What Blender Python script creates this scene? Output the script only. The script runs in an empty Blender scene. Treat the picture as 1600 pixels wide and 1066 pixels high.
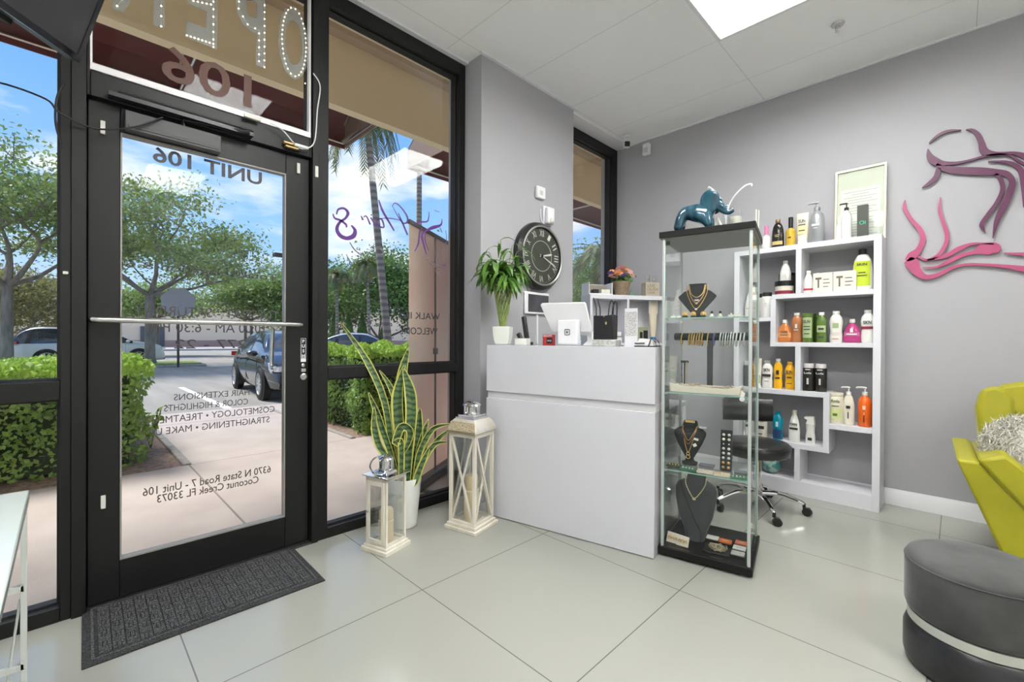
import bpy, math, random
import numpy as np
from mathutils import Vector, Matrix
R = math.radians
random.seed(7); rng = np.random.default_rng(7)
scn = bpy.context.scene
COL = scn.collection
# ------------------------------------------------------------------ camera
cd = bpy.data.cameras.new('camera'); cam = bpy.data.objects.new('camera', cd); COL.objects.link(cam)
cd.sensor_width = 36; cd.lens = 695/1600*36; cd.clip_start = .02; cd.clip_end = 400
yaw, pitch, roll = R(45), R(-.24), R(.31)
fw = Vector((-math.sin(yaw)*math.cos(pitch), math.cos(yaw)*math.cos(pitch), math.sin(pitch)))
rt = Vector((math.cos(yaw), math.sin(yaw), 0)); up = rt.cross(fw)
r2 = math.cos(roll)*rt + math.sin(roll)*up; u2 = -math.sin(roll)*rt + math.cos(roll)*up
m = Matrix.Identity(4)
for i in range(3): m[i][0] = r2[i]; m[i][1] = u2[i]; m[i][2] = -fw[i]
m.translation = (0, 0, 1.15); cam.matrix_world = m; scn.camera = cam
# ------------------------------------------------------------------ world, sun, exposure
scn.view_settings.view_transform = 'Standard'; scn.view_settings.look = 'None'
scn.view_settings.gamma = 1; scn.view_settings.use_curve_mapping = False
scn.view_settings.exposure = 0.55
SKY = .86; SUN = 3.9; TROFFER = 28
w = bpy.data.worlds.new('sky'); scn.world = w; w.use_nodes = True
nt = w.node_tree; N = nt.nodes; Lk = nt.links; N.clear()
out = N.new('ShaderNodeOutputWorld'); bg = N.new('ShaderNodeBackground'); bg.inputs[1].default_value = SKY
tc = N.new('ShaderNodeTexCoord'); sep = N.new('ShaderNodeSeparateXYZ'); Lk.new(tc.outputs['Generated'], sep.inputs[0])
gr = N.new('ShaderNodeValToRGB'); Lk.new(sep.outputs[2], gr.inputs[0])
e = gr.color_ramp.elements; e[0].position = 0.0; e[0].color = (.62, .78, 1.0, 1); e[1].position = 1; e[1].color = (.09, .25, .72, 1)
x = gr.color_ramp.elements.new(.18); x.color = (.33, .58, 1.0, 1)
x = gr.color_ramp.elements.new(.45); x.color = (.16, .40, .92, 1)
mp = N.new('ShaderNodeMapping'); mp.inputs['Scale'].default_value = (2.2, 2.2, 7.5); mp.inputs['Location'].default_value = (.35, .2, .55)
Lk.new(tc.outputs['Generated'], mp.inputs[0])
no = N.new('ShaderNodeTexNoise'); no.inputs['Scale'].default_value = 1.5; no.inputs['Detail'].default_value = 7; no.inputs['Roughness'].default_value = .55
Lk.new(mp.outputs[0], no.inputs[0])
cr = N.new('ShaderNodeValToRGB'); cr.color_ramp.elements[0].position = .50; cr.color_ramp.elements[0].color = (0, 0, 0, 1)
cr.color_ramp.elements[1].position = .66; cr.color_ramp.elements[1].color = (.92, .92, .92, 1); Lk.new(no.outputs[0], cr.inputs[0])
mx = N.new('ShaderNodeMixRGB'); Lk.new(cr.outputs[0], mx.inputs[0]); Lk.new(gr.outputs[0], mx.inputs[1]); mx.inputs[2].default_value = (.95, .96, 1.0, 1)
Lk.new(mx.outputs[0], bg.inputs[0]); Lk.new(bg.outputs[0], out.inputs[0])
sd = bpy.data.lights.new('sun', 'SUN'); sd.energy = SUN; sd.angle = R(22); sd.color = (1, .95, .87)
so = bpy.data.objects.new('sun', sd); COL.objects.link(so)
so.rotation_euler = Vector((-.64, -.30, 1.0)).to_track_quat('Z', 'Y').to_euler()

# ------------------------------------------------------------------ materials
MAT = {}
def mat(name, col=(.8, .8, .8), rough=.5, metal=0., noise=None, bump=None, spec=None, coat=0., emit=None, es=0., trans=0., alpha=None, sheen=0.):
    """noise=(scale, other colour, lo, hi[, stretch]); bump=(scale, strength[, stretch])"""
    if name in MAT: return MAT[name]
    m = bpy.data.materials.new(name); m.use_nodes = True; nt = m.node_tree; b = nt.nodes['Principled BSDF']
    b.inputs['Base Color'].default_value = (*col, 1); b.inputs['Roughness'].default_value = rough; b.inputs['Metallic'].default_value = metal
    if spec is not None: b.inputs['Specular IOR Level'].default_value = spec
    if coat: b.inputs['Coat Weight'].default_value = coat; b.inputs['Coat Roughness'].default_value = .05
    if trans: b.inputs['Transmission Weight'].default_value = trans
    if sheen: b.inputs['Sheen Weight'].default_value = sheen; b.inputs['Sheen Roughness'].default_value = .4
    if alpha is not None: b.inputs['Alpha'].default_value = alpha
    if emit: b.inputs['Emission Color'].default_value = (*emit, 1); b.inputs['Emission Strength'].default_value = es
    if noise or bump: tc = nt.nodes.new('ShaderNodeTexCoord')
    def mk(scale, stretch):
        n = nt.nodes.new('ShaderNodeTexNoise'); n.inputs['Scale'].default_value = scale; n.inputs['Detail'].default_value = 5
        mp = nt.nodes.new('ShaderNodeMapping'); mp.inputs['Scale'].default_value = stretch
        nt.links.new(tc.outputs['Object'], mp.inputs[0]); nt.links.new(mp.outputs[0], n.inputs[0]); return n
    if noise:
        n = mk(noise[0], noise[4] if len(noise) > 4 else (1, 1, 1))
        r = nt.nodes.new('ShaderNodeValToRGB'); r.color_ramp.elements[0].position = noise[2]; r.color_ramp.elements[1].position = noise[3]
        r.color_ramp.elements[0].color = (*col, 1); r.color_ramp.elements[1].color = (*noise[1], 1)
        nt.links.new(n.outputs[0], r.inputs[0]); nt.links.new(r.outputs[0], b.inputs['Base Color'])
    if bump:
        n = mk(bump[0], bump[2] if len(bump) > 2 else (1, 1, 1)); bp = nt.nodes.new('ShaderNodeBump')
        bp.inputs['Strength'].default_value = bump[1]; bp.inputs['Distance'].default_value = .01
        nt.links.new(n.outputs[0], bp.inputs['Height']); nt.links.new(bp.outputs[0], b.inputs['Normal'])
    MAT[name] = m; return m
def glass(name, tint=(.97, 1, .99), refl=.9, rough=0., base=0.03):
    """thin sheet glass: transparent with a fresnel reflection"""
    if name in MAT: return MAT[name]
    m = bpy.data.materials.new(name); m.use_nodes = True; nt = m.node_tree; nt.nodes.clear()
    o = nt.nodes.new('ShaderNodeOutputMaterial'); mx = nt.nodes.new('ShaderNodeMixShader')
    t = nt.nodes.new('ShaderNodeBsdfTransparent'); t.inputs[0].default_value = (*tint, 1)
    g = nt.nodes.new('ShaderNodeBsdfGlossy'); g.inputs[0].default_value = (1, 1, 1, 1); g.inputs['Roughness'].default_value = rough
    lw = nt.nodes.new('ShaderNodeFresnel'); lw.inputs[0].default_value = 1.45
    mu = nt.nodes.new('ShaderNodeMath'); mu.operation = 'MULTIPLY_ADD'; mu.inputs[1].default_value = refl; mu.inputs[2].default_value = base
    nt.links.new(lw.outputs[0], mu.inputs[0]); nt.links.new(mu.outputs[0], mx.inputs[0]); nt.links.new(t.outputs[0], mx.inputs[1]); nt.links.new(g.outputs[0], mx.inputs[2])
    nt.links.new(mx.outputs[0], o.inputs[0]); MAT[name] = m; return m
def leafmat(name, c1, c2, sc=3., tr=.35, rough=.5):
    if name in MAT: return MAT[name]
    m = mat(name, c1, rough, noise=(sc, c2, .35, .65)); nt = m.node_tree; b = nt.nodes['Principled BSDF']
    t = nt.nodes.new('ShaderNodeBsdfTranslucent'); mx = nt.nodes.new('ShaderNodeMixShader'); mx.inputs[0].default_value = tr
    cs = b.inputs['Base Color'].links[0].from_socket; nt.links.new(cs, t.inputs[0])
    o = [n for n in nt.nodes if n.type == 'OUTPUT_MATERIAL'][0]
    nt.links.new(b.outputs[0], mx.inputs[1]); nt.links.new(t.outputs[0], mx.inputs[2]); nt.links.new(mx.outputs[0], o.inputs[0]); return m
def wavebands(m, col, scale, axis='Z', lo=.45, hi=.6, dist=6.):
    """dark bands over a plain material (leaf banding, palm rings)"""
    nt = m.node_tree; b = nt.nodes['Principled BSDF']; tc = nt.nodes.new('ShaderNodeTexCoord'); wv = nt.nodes.new('ShaderNodeTexWave')
    wv.bands_direction = axis; wv.inputs['Scale'].default_value = scale; wv.inputs['Distortion'].default_value = dist; wv.inputs['Detail'].default_value = 3
    r = nt.nodes.new('ShaderNodeValToRGB'); r.color_ramp.elements[0].position = lo; r.color_ramp.elements[1].position = hi
    r.color_ramp.elements[0].color = b.inputs['Base Color'].default_value[:]; r.color_ramp.elements[1].color = (*col, 1)
    nt.links.new(tc.outputs['Object'], wv.inputs[0]); nt.links.new(wv.outputs[0], r.inputs[0]); nt.links.new(r.outputs[0], b.inputs['Base Color']); return m

WHITE = mat('white_paint', (.80, .80, .82), .45)
LACQ = mat('white_lacquer', (.60, .60, .635), .09, coat=.3)
SHELF = mat('white_laminate', (.68, .68, .72), .35)
WALLM = mat('grey_wall_paint', (.40, .395, .415), .6, bump=(180, .05))
WALLW = mat('light_wall_paint', (.86, .86, .86), .6)
CEIL = mat('ceiling_board', (.93, .93, .93), .8, bump=(220, .25))
ALU = mat('dark_bronze_aluminium', (.007, .007, .007), .42, spec=.35)
GASK = mat('black_rubber', (.008, .008, .008), .6)
GLS = glass('window_glass', (.975, .985, .98), .22, base=0.)
GLC = glass('cabinet_glass', (.982, .995, .986), .38, base=0.)
GLE = mat('glass_edge', (.35, .60, .50), .15, alpha=.75)
CHROME = mat('chrome', (.75, .75, .76), .1, metal=1)
STEEL = mat('brushed_steel', (.55, .54, .52), .28, metal=1)
BLACK = mat('black_plastic', (.012, .012, .013), .35)
BLKG = mat('black_gloss', (.006, .006, .008), .06, coat=.5)
BLKV = mat('black_velvet', (.022, .024, .026), .85, sheen=.2)
GREYV = mat('grey_velvet_bust', (.055, .06, .065), .9, sheen=.3)
GOLD = mat('gold', (.80, .52, .18), .3, metal=.7)
SILV = mat('silver', (.75, .75, .72), .3, metal=.6)
CREAM = mat('cream_plastic', (.80, .78, .68), .35)
DKW = mat('dark_print', (.03, .03, .035), .5)

# ------------------------------------------------------------------ mesh builder
class B:
    def __init__(s): s.v = []; s.f = []; s.mi = []; s.mats = []; s.cur = 0
    def use(s, m):
        if m not in s.mats: s.mats.append(m)
        s.cur = s.mats.index(m); return s
    def add(s, vs, fs, M=None):
        n = len(s.v)
        if M is not None: vs = [tuple(M @ Vector(p)) for p in vs]
        s.v.extend(tuple(p) for p in vs); s.f.extend(tuple(i+n for i in f) for f in fs); s.mi.extend([s.cur]*len(fs)); return s
    def box(s, x0, x1, y0, y1, z0, z1, M=None):
        v = [(x0,y0,z0),(x1,y0,z0),(x1,y1,z0),(x0,y1,z0),(x0,y0,z1),(x1,y0,z1),(x1,y1,z1),(x0,y1,z1)]
        return s.add(v, [(0,3,2,1),(4,5,6,7),(0,1,5,4),(1,2,6,5),(2,3,7,6),(3,0,4,7)], M)
    def cb(s, c, d, rz=0, rx=0, ry=0):
        M = Matrix.Translation(c) @ Matrix.Rotation(rz,4,'Z') @ Matrix.Rotation(ry,4,'Y') @ Matrix.Rotation(rx,4,'X')
        return s.box(-d[0]/2, d[0]/2, -d[1]/2, d[1]/2, -d[2]/2, d[2]/2, M)
    def lathe(s, prof, c=(0,0,0), seg=24, sx=1, sy=1, M=None, cap=True):
        vs = []; fs = []
        for r, z in prof:
            for k in range(seg):
                a = 2*math.pi*k/seg; vs.append((c[0]+r*sx*math.cos(a), c[1]+r*sy*math.sin(a), c[2]+z))
        for i in range(len(prof)-1):
            for k in range(seg):
                k2 = (k+1) % seg; fs.append((i*seg+k, i*seg+k2, (i+1)*seg+k2, (i+1)*seg+k))
        if cap: fs.append(tuple(range(seg-1, -1, -1))); fs.append(tuple((len(prof)-1)*seg+k for k in range(seg)))
        return s.add(vs, fs, M)
    def tube(s, pts, r, seg=8, closed=False):
        pts = [Vector(p) for p in pts]; n = len(pts)
        rs = r if isinstance(r, (list, tuple)) else [r]*n
        vs = []; fs = []; prev = None
        for i, p in enumerate(pts):
            if closed: t = pts[(i+1) % n]-pts[i-1]
            else: t = pts[min(i+1, n-1)]-pts[max(i-1, 0)]
            t = t.normalized() if t.length > 1e-9 else Vector((0,0,1))
            if prev is None: a = t.orthogonal().normalized()
            else:
                a = prev - t*prev.dot(t); a = a.normalized() if a.length > 1e-6 else t.orthogonal().normalized()
            prev = a; b = t.cross(a)
            for k in range(seg):
                q = 2*math.pi*k/seg; vs.append(p+(a*math.cos(q)+b*math.sin(q))*rs[i])
        for i in range(n if closed else n-1):
            j = (i+1) % n
            for k in range(seg):
                k2 = (k+1) % seg; fs.append((i*seg+k, i*seg+k2, j*seg+k2, j*seg+k))
        if not closed: fs.append(tuple(range(seg-1, -1, -1))); fs.append(tuple((n-1)*seg+k for k in range(seg)))
        return s.add(vs, fs)
    def prism(s, poly, h, o=(0,0,0), ax=(1,0,0), ay=(0,1,0), az=(0,0,1)):
        o, ax, ay, az = Vector(o), Vector(ax), Vector(ay), Vector(az); n = len(poly)
        vs = [o+ax*p[0]+ay*p[1] for p in poly]+[o+ax*p[0]+ay*p[1]+az*h for p in poly]
        fs = [tuple(range(n-1, -1, -1)), tuple(range(n, 2*n))]+[(i, (i+1) % n, n+(i+1) % n, n+i) for i in range(n)]
        return s.add(vs, fs)
    def sph(s, c, r, seg=16, rings=10, sc=(1,1,1), M=None):
        prof = [(max(1e-4, math.sin(math.pi*i/rings))*r, -math.cos(math.pi*i/rings)*r*sc[2]) for i in range(rings+1)]
        return s.lathe(prof, c, seg, sc[0], sc[1], M)
    def ribbon(s, pts, o, ax, ay, az, h):
        """variable width stroke [(x,y,w)] in the plane ax, ay, thickness h along az, smoothed"""
        P = catmull([(p[0], p[1], p[2]) for p in pts], 6); L = []; Rr = []
        for i, p in enumerate(P):
            q0 = P[max(i-1, 0)]; q1 = P[min(i+1, len(P)-1)]; dx, dy = q1[0]-q0[0], q1[1]-q0[1]; l = math.hypot(dx, dy) or 1e-6
            nx, ny = -dy/l, dx/l; ww = max(p[2], .0008)/2; L.append((p[0]+nx*ww, p[1]+ny*ww)); Rr.append((p[0]-nx*ww, p[1]-ny*ww))
        o, ax, ay, az = Vector(o), Vector(ax), Vector(ay), Vector(az); n = len(P)
        vs = [o+ax*a+ay*b for a, b in L]+[o+ax*a+ay*b for a, b in Rr]; vs += [v+az*h for v in vs]; fs = []
        for i in range(n-1):
            fs += [(i, i+1, n+i+1, n+i), (2*n+i, 3*n+i, 3*n+i+1, 2*n+i+1), (i, 2*n+i, 2*n+i+1, i+1), (n+i, n+i+1, 3*n+i+1, 3*n+i)]
        fs += [(0, n, 3*n, 2*n), (n-1, 3*n-1, 4*n-1, 2*n-1)]
        return s.add(vs, fs)
    def text(s, txt, o, ax, ay, az, width=None, height=None, size=None, ext=.001, bold=0., center=True):
        vs, fs = text_mesh(txt, bold); xs = [p[0] for p in vs]; ys = [p[1] for p in vs]
        w0, h0 = max(xs)-min(xs), max(ys)-min(ys)
        if size: kx = ky = size
        else:
            ky = height/h0 if height else width/w0; kx = width/w0 if width else ky
        mx_ = (min(xs)+max(xs))/2 if center else min(xs); my_ = (min(ys)+max(ys))/2 if center else min(ys)
        o, ax, ay, az = Vector(o), Vector(ax), Vector(ay), Vector(az)
        return s.add([o+ax*((p[0]-mx_)*kx)+ay*((p[1]-my_)*ky)+az*(p[2]*ext) for p in vs], fs)
    def build(s, name, mt=None, parent=None, bevel=0, sub=0, angle=35, smooth=True):
        me = bpy.data.meshes.new(name); me.from_pydata(s.v, [], s.f)
        ms = s.mats if s.mats else [mt]
        for q in ms: me.materials.append(q)
        if len(ms) > 1: me.polygons.foreach_set('material_index', s.mi)
        if smooth:
            me.polygons.foreach_set('use_smooth', [True]*len(me.polygons)); me.update()
            me.set_sharp_from_angle(angle=R(angle))
        me.update(); me.validate()
        o = bpy.data.objects.new(name, me); COL.objects.link(o)
        if parent: o.parent = parent
        if bevel:
            b = o.modifiers.new('bevel', 'BEVEL'); b.width = bevel; b.segments = 2; b.limit_method = 'ANGLE'; b.angle_limit = R(40)
        if sub: q = o.modifiers.new('sub', 'SUBSURF'); q.levels = sub; q.render_levels = sub
        return o
_T = {}
def text_mesh(txt, bold=0.):
    k = (txt, bold)
    if k not in _T:
        c = bpy.data.curves.new('lettering', 'FONT'); c.body = txt; c.extrude = .5; c.offset = bold; c.resolution_u = 3
        o = bpy.data.objects.new('lettering', c); COL.objects.link(o)
        dg = bpy.context.evaluated_depsgraph_get(); ev = o.evaluated_get(dg); me = ev.to_mesh()
        _T[k] = ([tuple(v.co) for v in me.vertices], [tuple(p.vertices) for p in me.polygons]); ev.to_mesh_clear()
        bpy.data.objects.remove(o); bpy.data.curves.remove(c)
    return _T[k]
def catmull(P, n=6):
    if len(P) < 3: 
        a, b = P; return [tuple(a[k]+(b[k]-a[k])*i/n for k in range(len(a))) for i in range(n+1)]
    out = []
    for i in range(len(P)-1):
        p0 = P[max(i-1, 0)]; p1 = P[i]; p2 = P[i+1]; p3 = P[min(i+2, len(P)-1)]
        for j in range(n):
            t = j/n; out.append(tuple(.5*((2*b)+(-a+c)*t+(2*a-5*b+4*c-d)*t*t+(-a+3*b-3*c+d)*t**3) for a, b, c, d in zip(p0, p1, p2, p3)))
    out.append(tuple(P[-1])); return out
def tag(o, label=None, cat=None, group=None, kind=None):
    if label: o['label'] = label
    if cat: o['category'] = cat
    if group: o['group'] = group
    if kind: o['kind'] = kind
    return o
def thing(name, label, cat, loc=(0,0,0), rz=0, group=None):
    o = bpy.data.objects.new(name, None); COL.objects.link(o); o.location = loc; o.rotation_euler = (0, 0, rz); o.empty_display_size = .05
    return tag(o, label, cat, group)
def one(name, b, mt, label, cat, loc=(0,0,0), rz=0, group=None, **k):
    o = b.build(name, mt, **k); o.location = loc; o.rotation_euler = (0, 0, rz); return tag(o, label, cat, group)
def struct(name, b, mt, parent=None, **k):
    o = b.build(name, mt, parent, **k)
    if not parent: o['kind'] = 'structure'
    return o
def sempty(name, loc=(0,0,0)):
    o = bpy.data.objects.new(name, None); COL.objects.link(o); o.location = loc; o['kind'] = 'structure'; return o
def copy_tree(o, parent=None):
    c = o.copy(); COL.objects.link(c); c.parent = parent
    for ch in list(o.children): copy_tree(ch, c)
    return c
def quads(name, P, Nn, T, size, asp, mt, parent=None):
    """leaf blades: centres P, normals Nn, long axis T (numpy), one mesh"""
    n = len(P); Nn = Nn/np.linalg.norm(Nn, axis=1, keepdims=True)
    T = T-(T*Nn).sum(1, keepdims=True)*Nn; T /= np.linalg.norm(T, axis=1, keepdims=True)+1e-9; S = np.cross(Nn, T)
    size = np.asarray(size).reshape(-1, 1)*np.ones((n, 1))
    a = P-T*size*.5; b = P+S*size*asp*.5+Nn*size*.06; c = P+T*size*.5; d = P-S*size*asp*.5+Nn*size*.06
    V = np.stack([a, b, c, d], 1).reshape(-1, 3)
    me = bpy.data.meshes.new(name); me.vertices.add(4*n); me.vertices.foreach_set('co', V.ravel())
    me.loops.add(4*n); me.loops.foreach_set('vertex_index', np.arange(4*n)); me.polygons.add(n)
    me.polygons.foreach_set('loop_start', np.arange(0, 4*n, 4)); me.update(); me.validate()
    me.materials.append(mt); o = bpy.data.objects.new(name, me); COL.objects.link(o)
    if parent: o.parent = parent
    return o
def rdir(n): 
    v = rng.normal(size=(n, 3)); return v/np.linalg.norm(v, axis=1, keepdims=True)
# ================================================================== ROOM SHELL
XG, YB, ZC = -2.55, 4.11, 3.155
# large format floor tile with thin dark grout (grid measured 0.84 m)
fm = mat('floor_tile', (.335, .335, .30), .17, spec=.5); nt = fm.node_tree; bs = nt.nodes['Principled BSDF']
tc = nt.nodes.new('ShaderNodeTexCoord'); sp = nt.nodes.new('ShaderNodeSeparateXYZ'); nt.links.new(tc.outputs['Object'], sp.inputs[0])
def grout(nt, sp, ch, off, pitch, wd):
    a = nt.nodes.new('ShaderNodeMath'); a.operation = 'ADD'; a.inputs[1].default_value = -off+pitch*20+wd/2; nt.links.new(sp.outputs[ch], a.inputs[0])
    b = nt.nodes.new('ShaderNodeMath'); b.operation = 'MODULO'; b.inputs[1].default_value = pitch; nt.links.new(a.outputs[0], b.inputs[0])
    c = nt.nodes.new('ShaderNodeMath'); c.operation = 'LESS_THAN'; c.inputs[1].default_value = wd; nt.links.new(b.outputs[0], c.inputs[0]); return c
def gmax(nt, a, b):
    m = nt.nodes.new('ShaderNodeMath'); m.operation = 'MAXIMUM'; nt.links.new(a.outputs[0], m.inputs[0]); nt.links.new(b.outputs[0], m.inputs[1]); return m
g = gmax(nt, grout(nt, sp, 0, -1.722, .829, .0045), grout(nt, sp, 1, .310, .840, .0045))
mx = nt.nodes.new('ShaderNodeMixRGB'); mx.inputs[1].default_value = (.335, .335, .30, 1); mx.inputs[2].default_value = (.14, .14, .12, 1)
nt.links.new(g.outputs[0], mx.inputs[0]); nt.links.new(mx.outputs[0], bs.inputs['Base Color'])
struct('floor', B().box(-2.66, 2.6, -2.4, YB+.15, -.12, 0), fm)
# suspended ceiling, hairline joints of the 2 x 4 ft boards
cm = CEIL; nt = cm.node_tree; bs = nt.nodes['Principled BSDF']; tc = nt.nodes.new('ShaderNodeTexCoord'); sp = nt.nodes.new('ShaderNodeSeparateXYZ'); nt.links.new(tc.outputs['Object'], sp.inputs[0])
g = gmax(nt, grout(nt, sp, 0, -1.145, 1.22, .004), grout(nt, sp, 1, 3.075, .61, .004))
mx = nt.nodes.new('ShaderNodeMixRGB'); mx.inputs[1].default_value = (.93, .93, .93, 1); mx.inputs[2].default_value = (.66, .66, .65, 1)
nt.links.new(g.outputs[0], mx.inputs[0]); nt.links.new(mx.outputs[0], bs.inputs['Base Color'])
struct('ceiling', B().box(-2.66, 2.6, -2.4, YB+.15, ZC, ZC+.12), cm)
struct('wall_back', B().box(-2.75, 2.6, YB, YB+.14, 0, ZC), WALLM)
struct('wall_right', B().box(2.6, 2.74, -2.4, YB+.14, -.1, ZC+.1), WALLW)
struct('wall_front', B().box(-2.75, 2.74, -2.54, -2.4, -.1, ZC+.1), WALLW)
struct('wall_left', B().box(-2.75, -2.55, -2.4, -1.28, 0, ZC), WALLM)
struct('wall_pier', B().box(-2.75, -2.37, 2.055, 3.115, 0, ZC), WALLM, bevel=.004)
struct('trim_ceiling', B().box(-2.55, -2.515, -1.28, 2.055, ZC-.012, ZC).box(-2.55, -2.40, 3.115, YB, ZC-.012, ZC)
       .box(-2.37, -2.345, 2.03, 3.14, ZC-.010, ZC).box(-2.40, 2.6, YB-.02, YB, ZC-.010, ZC), WHITE)
bb = B(); bb.prism([(0,0),(.014,0),(.014,.085),(.008,.10),(.006,.112),(0,.112)], 5.1, (-2.54,YB,0), (0,-1,0), (0,0,1), (1,0,0))
struct('baseboard_back', bb, WHITE)
bb = B(); bb.prism([(0,0),(.014,0),(.014,.085),(.008,.10),(.006,.112),(0,.112)], 1.085, (-2.37,2.04,0), (1,0,0), (0,0,1), (0,1,0))
struct('baseboard_pier', bb, WHITE)

# ------------------------------------------------------------------ storefront glazing
XO = XG-.10; XP = XG-.05
def window(n, y0, y1, z0, z1, rails=(), fr=.055, left=True, right=True, bot=.06, top=.10):
    e = sempty('window_%d' % n, (XP, (y0+y1)/2, z0)); e['kind'] = 'structure'
    ox, oy, oz = e.location; f = B()
    def bx(a, b, c, d): f.box(XO-ox, XG-ox, a-oy, b-oy, c-oz, d-oz)
    bx(y0, y0+fr, z0, z1) if left else None
    bx(y1-fr, y1, z0, z1) if right else None
    a = y0+(fr if left else 0); b = y1-(fr if right else 0)
    bx(a, b, z0, z0+bot); bx(a, b, z1-top, z1)
    for r0, r1 in rails: bx(a, b, r0, r1)
    f.build('frame', ALU, e, bevel=.003)
    gk = B(); zs = [z0+bot]+[q for r in rails for q in r]+[z1-top]
    for i in range(0, len(zs), 2):
        c, d = zs[i], zs[i+1]; t = .009
        for p in ((a, a+t, c, d), (b-t, b, c, d), (a+t, b-t, c, c+t), (a+t, b-t, d-t, d)): gk.box(XP-.018-ox, XP+.018-ox, p[0]-oy, p[1]-oy, p[2]-oz, p[3]-oz)
        pn = B().box(XP-.003-ox, XP+.003-ox, a+t-oy, b-t-oy, c+t-oz, d-t-oz); pn.build('glass_pane', GLS, e, smooth=False)
    gk.build('gasket', GASK, e); return e
w1 = window(1, -1.28, .0125, 0, ZC, [(.895, .972)], fr=.033)
w2 = window(2, .055, .965, 2.155, ZC, fr=.012, bot=.105)
w3 = window(3, 1.000, 2.055, 0, ZC, [(.915, .980)], fr=.058)
w4 = window(4, 3.115, YB, 0, ZC, [(.915, .980)], fr=.085, left=False)
o = B().box(XO-.012, XG+.012, .012, .055, 0, ZC).box(XO, XG+.004, .018, .053, .03, 2.1).box(XO, XP-.024, .054, .070, 0, 2.16).build('trim_1', ALU); o['kind'] = 'structure'
o = B().box(XO-.012, XG+.012, .965, 1.0005, 0, ZC).box(XO, XP-.024, .950, .966, 0, 2.16).build('trim_2', ALU, bevel=.002); o['kind'] = 'structure'
# white liner strip on the transom and its lettering
b = B().box(XG-.03, XG+.006, .066, .955, 2.262, 2.290).box(XG-.03, XG+.004, .066, .073, 2.29, 3.05).box(XG-.03, XG+.004, .948, .955, 2.29, 3.05)
b = b.build('liner_strip', mat('pinkish_white_liner', (.80, .77, .78), .4)); b.parent = w2; b.location = -w2.location
def glass_text(b, t, yc, zc, w, h, x=XP+.0045, bold=.012): b.text(t, (x, yc, zc), (0,-1,0), (0,0,1), (-1,0,0), width=w, height=h, ext=.0012, bold=bold)
b = B(); glass_text(b, '106', .490, 2.425, .37, .165)
b = b.build('lettering', mat('brown_vinyl', (.10, .035, .02), .5)); b.parent = w2; b.location = -w2.location; b['label'] = 'dark brown mirrored 106 vinyl numerals'

# ------------------------------------------------------------------ door
dr = sempty('door_1', (XP, .51, 0)); O = Vector(dr.location)
def dpart(name, b, m, **k):
    o = b.build(name, m, dr, **k); o.location = -O; return o
X0, X1 = XP-.022, XP+.022
b = B().box(X0, X1, .060, .163, .012, 2.150).box(X0, X1, .838, .960, .012, 2.150).box(X0, X1, .163, .838, .012, .176).box(X0, X1, .163, .838, 2.040, 2.150)
dpart('door_leaf', b, ALU, bevel=.003)
gb = B()
for q in ((.163,.169,.176,2.04), (.832,.838,.176,2.04), (.169,.832,.176,.183), (.169,.832,2.033,2.04)): gb.box(XP-.014, XP+.024, *q)
dpart('glazing_bead', gb, mat('grey_bead', (.25, .24, .22), .4))
dpart('glass_pane', B().box(XP-.003, XP+.003, .169, .832, .183, 2.033), GLS, smooth=False)
dpart('threshold', B().box(XO, XG+.01, .055, .965, 0, .010), mat('scratched_threshold', (.09,.088,.085), .35, metal=.8))
b = B().tube([(X1, .075, 1.222), (XG+.035, .078, 1.222), (XG+.045, .095, 1.222), (XG+.045, .875, 1.222), (XG+.035, .895, 1.222), (X1, .90, 1.222)], .0125, 12)
dpart('push_bar', b, STEEL)
b = B().tube(catmull([(X0, .805, 1.205), (X0-.045, .805, 1.212), (X0-.06, .805, 1.18), (X0-.06, .80, 1.02), (X0-.045, .80, .985), (X0, .80, .985)], 5), .011, 12)
dpart('pull_handle', b, STEEL)
b = B().box(X1, X1+.003, .916, .946, 1.015, 1.150)
ps = dpart('push_plate', b, mat('black_sign', (.01,.01,.01), .35)); ps['label'] = 'narrow upright PUSH plate with white letters'
b = B()
for i, ch in enumerate('PUSH'): b.text(ch, (X1+.0035, .931, 1.132-.027*i), (0,1,0), (0,0,1), (1,0,0), height=.018, ext=.001, bold=.03)
for q in ((.917,.919,1.040,1.149), (.943,.945,1.040,1.149), (.917,.945,1.147,1.149), (.917,.945,1.040,1.042)): b.box(X1+.003, X1+.0038, *q)
b.box(X1+.003, X1+.0038, .917, .945, 1.017, 1.037)
b.build('plate_lettering', WHITE, ps)
b = B().lathe([(.011,0),(.011,.006),(.005,.008)], seg=18, M=Matrix.Translation((X1, .930, .998)) @ Matrix.Rotation(R(90),4,'Y'))
b.box(X1, X1+.012, .918, .942, .962, .980).lathe([(.019,0),(.019,.010),(.013,.013),(.013,.016)], seg=22, M=Matrix.Translation((X1, .932, .935)) @ Matrix.Rotation(R(90),4,'Y'))
dpart('lock', b, STEEL, bevel=.001)
b = B().box(X1, X1+.055, .175, .525, 2.045, 2.125).box(X1+.055, X1+.058, .185, .515, 2.055, 2.066)
cl = dpart('door_closer', b, mat('closer_grey', (.05,.05,.052), .45), bevel=.006)
b = B().tube([(X1+.03,.38,2.13),(X1+.03,.38,2.165),(XG+.05,.62,2.170),(XG+.06,.64,2.170)], .010, 8).box(XG, XG+.05, .12, .66, 2.160, 2.178).tube([(XG+.045,.15,2.186),(XG+.045,.66,2.186)], .006, 6)
b.build('closer_arm', mat('closer_arm', (.02,.02,.022), .35), cl)
b = B()
for y, z, c in ((.106, 2.040, 0), (.90, 2.085, 0), (.109, .445, 1)):
    b.box(X1, X1+.012, y-.008, y+.008, z-.028, z+.028)
dpart('alarm_contact', b, mat('offwhite_plastic', (.62,.60,.55), .4), bevel=.002)
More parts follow.
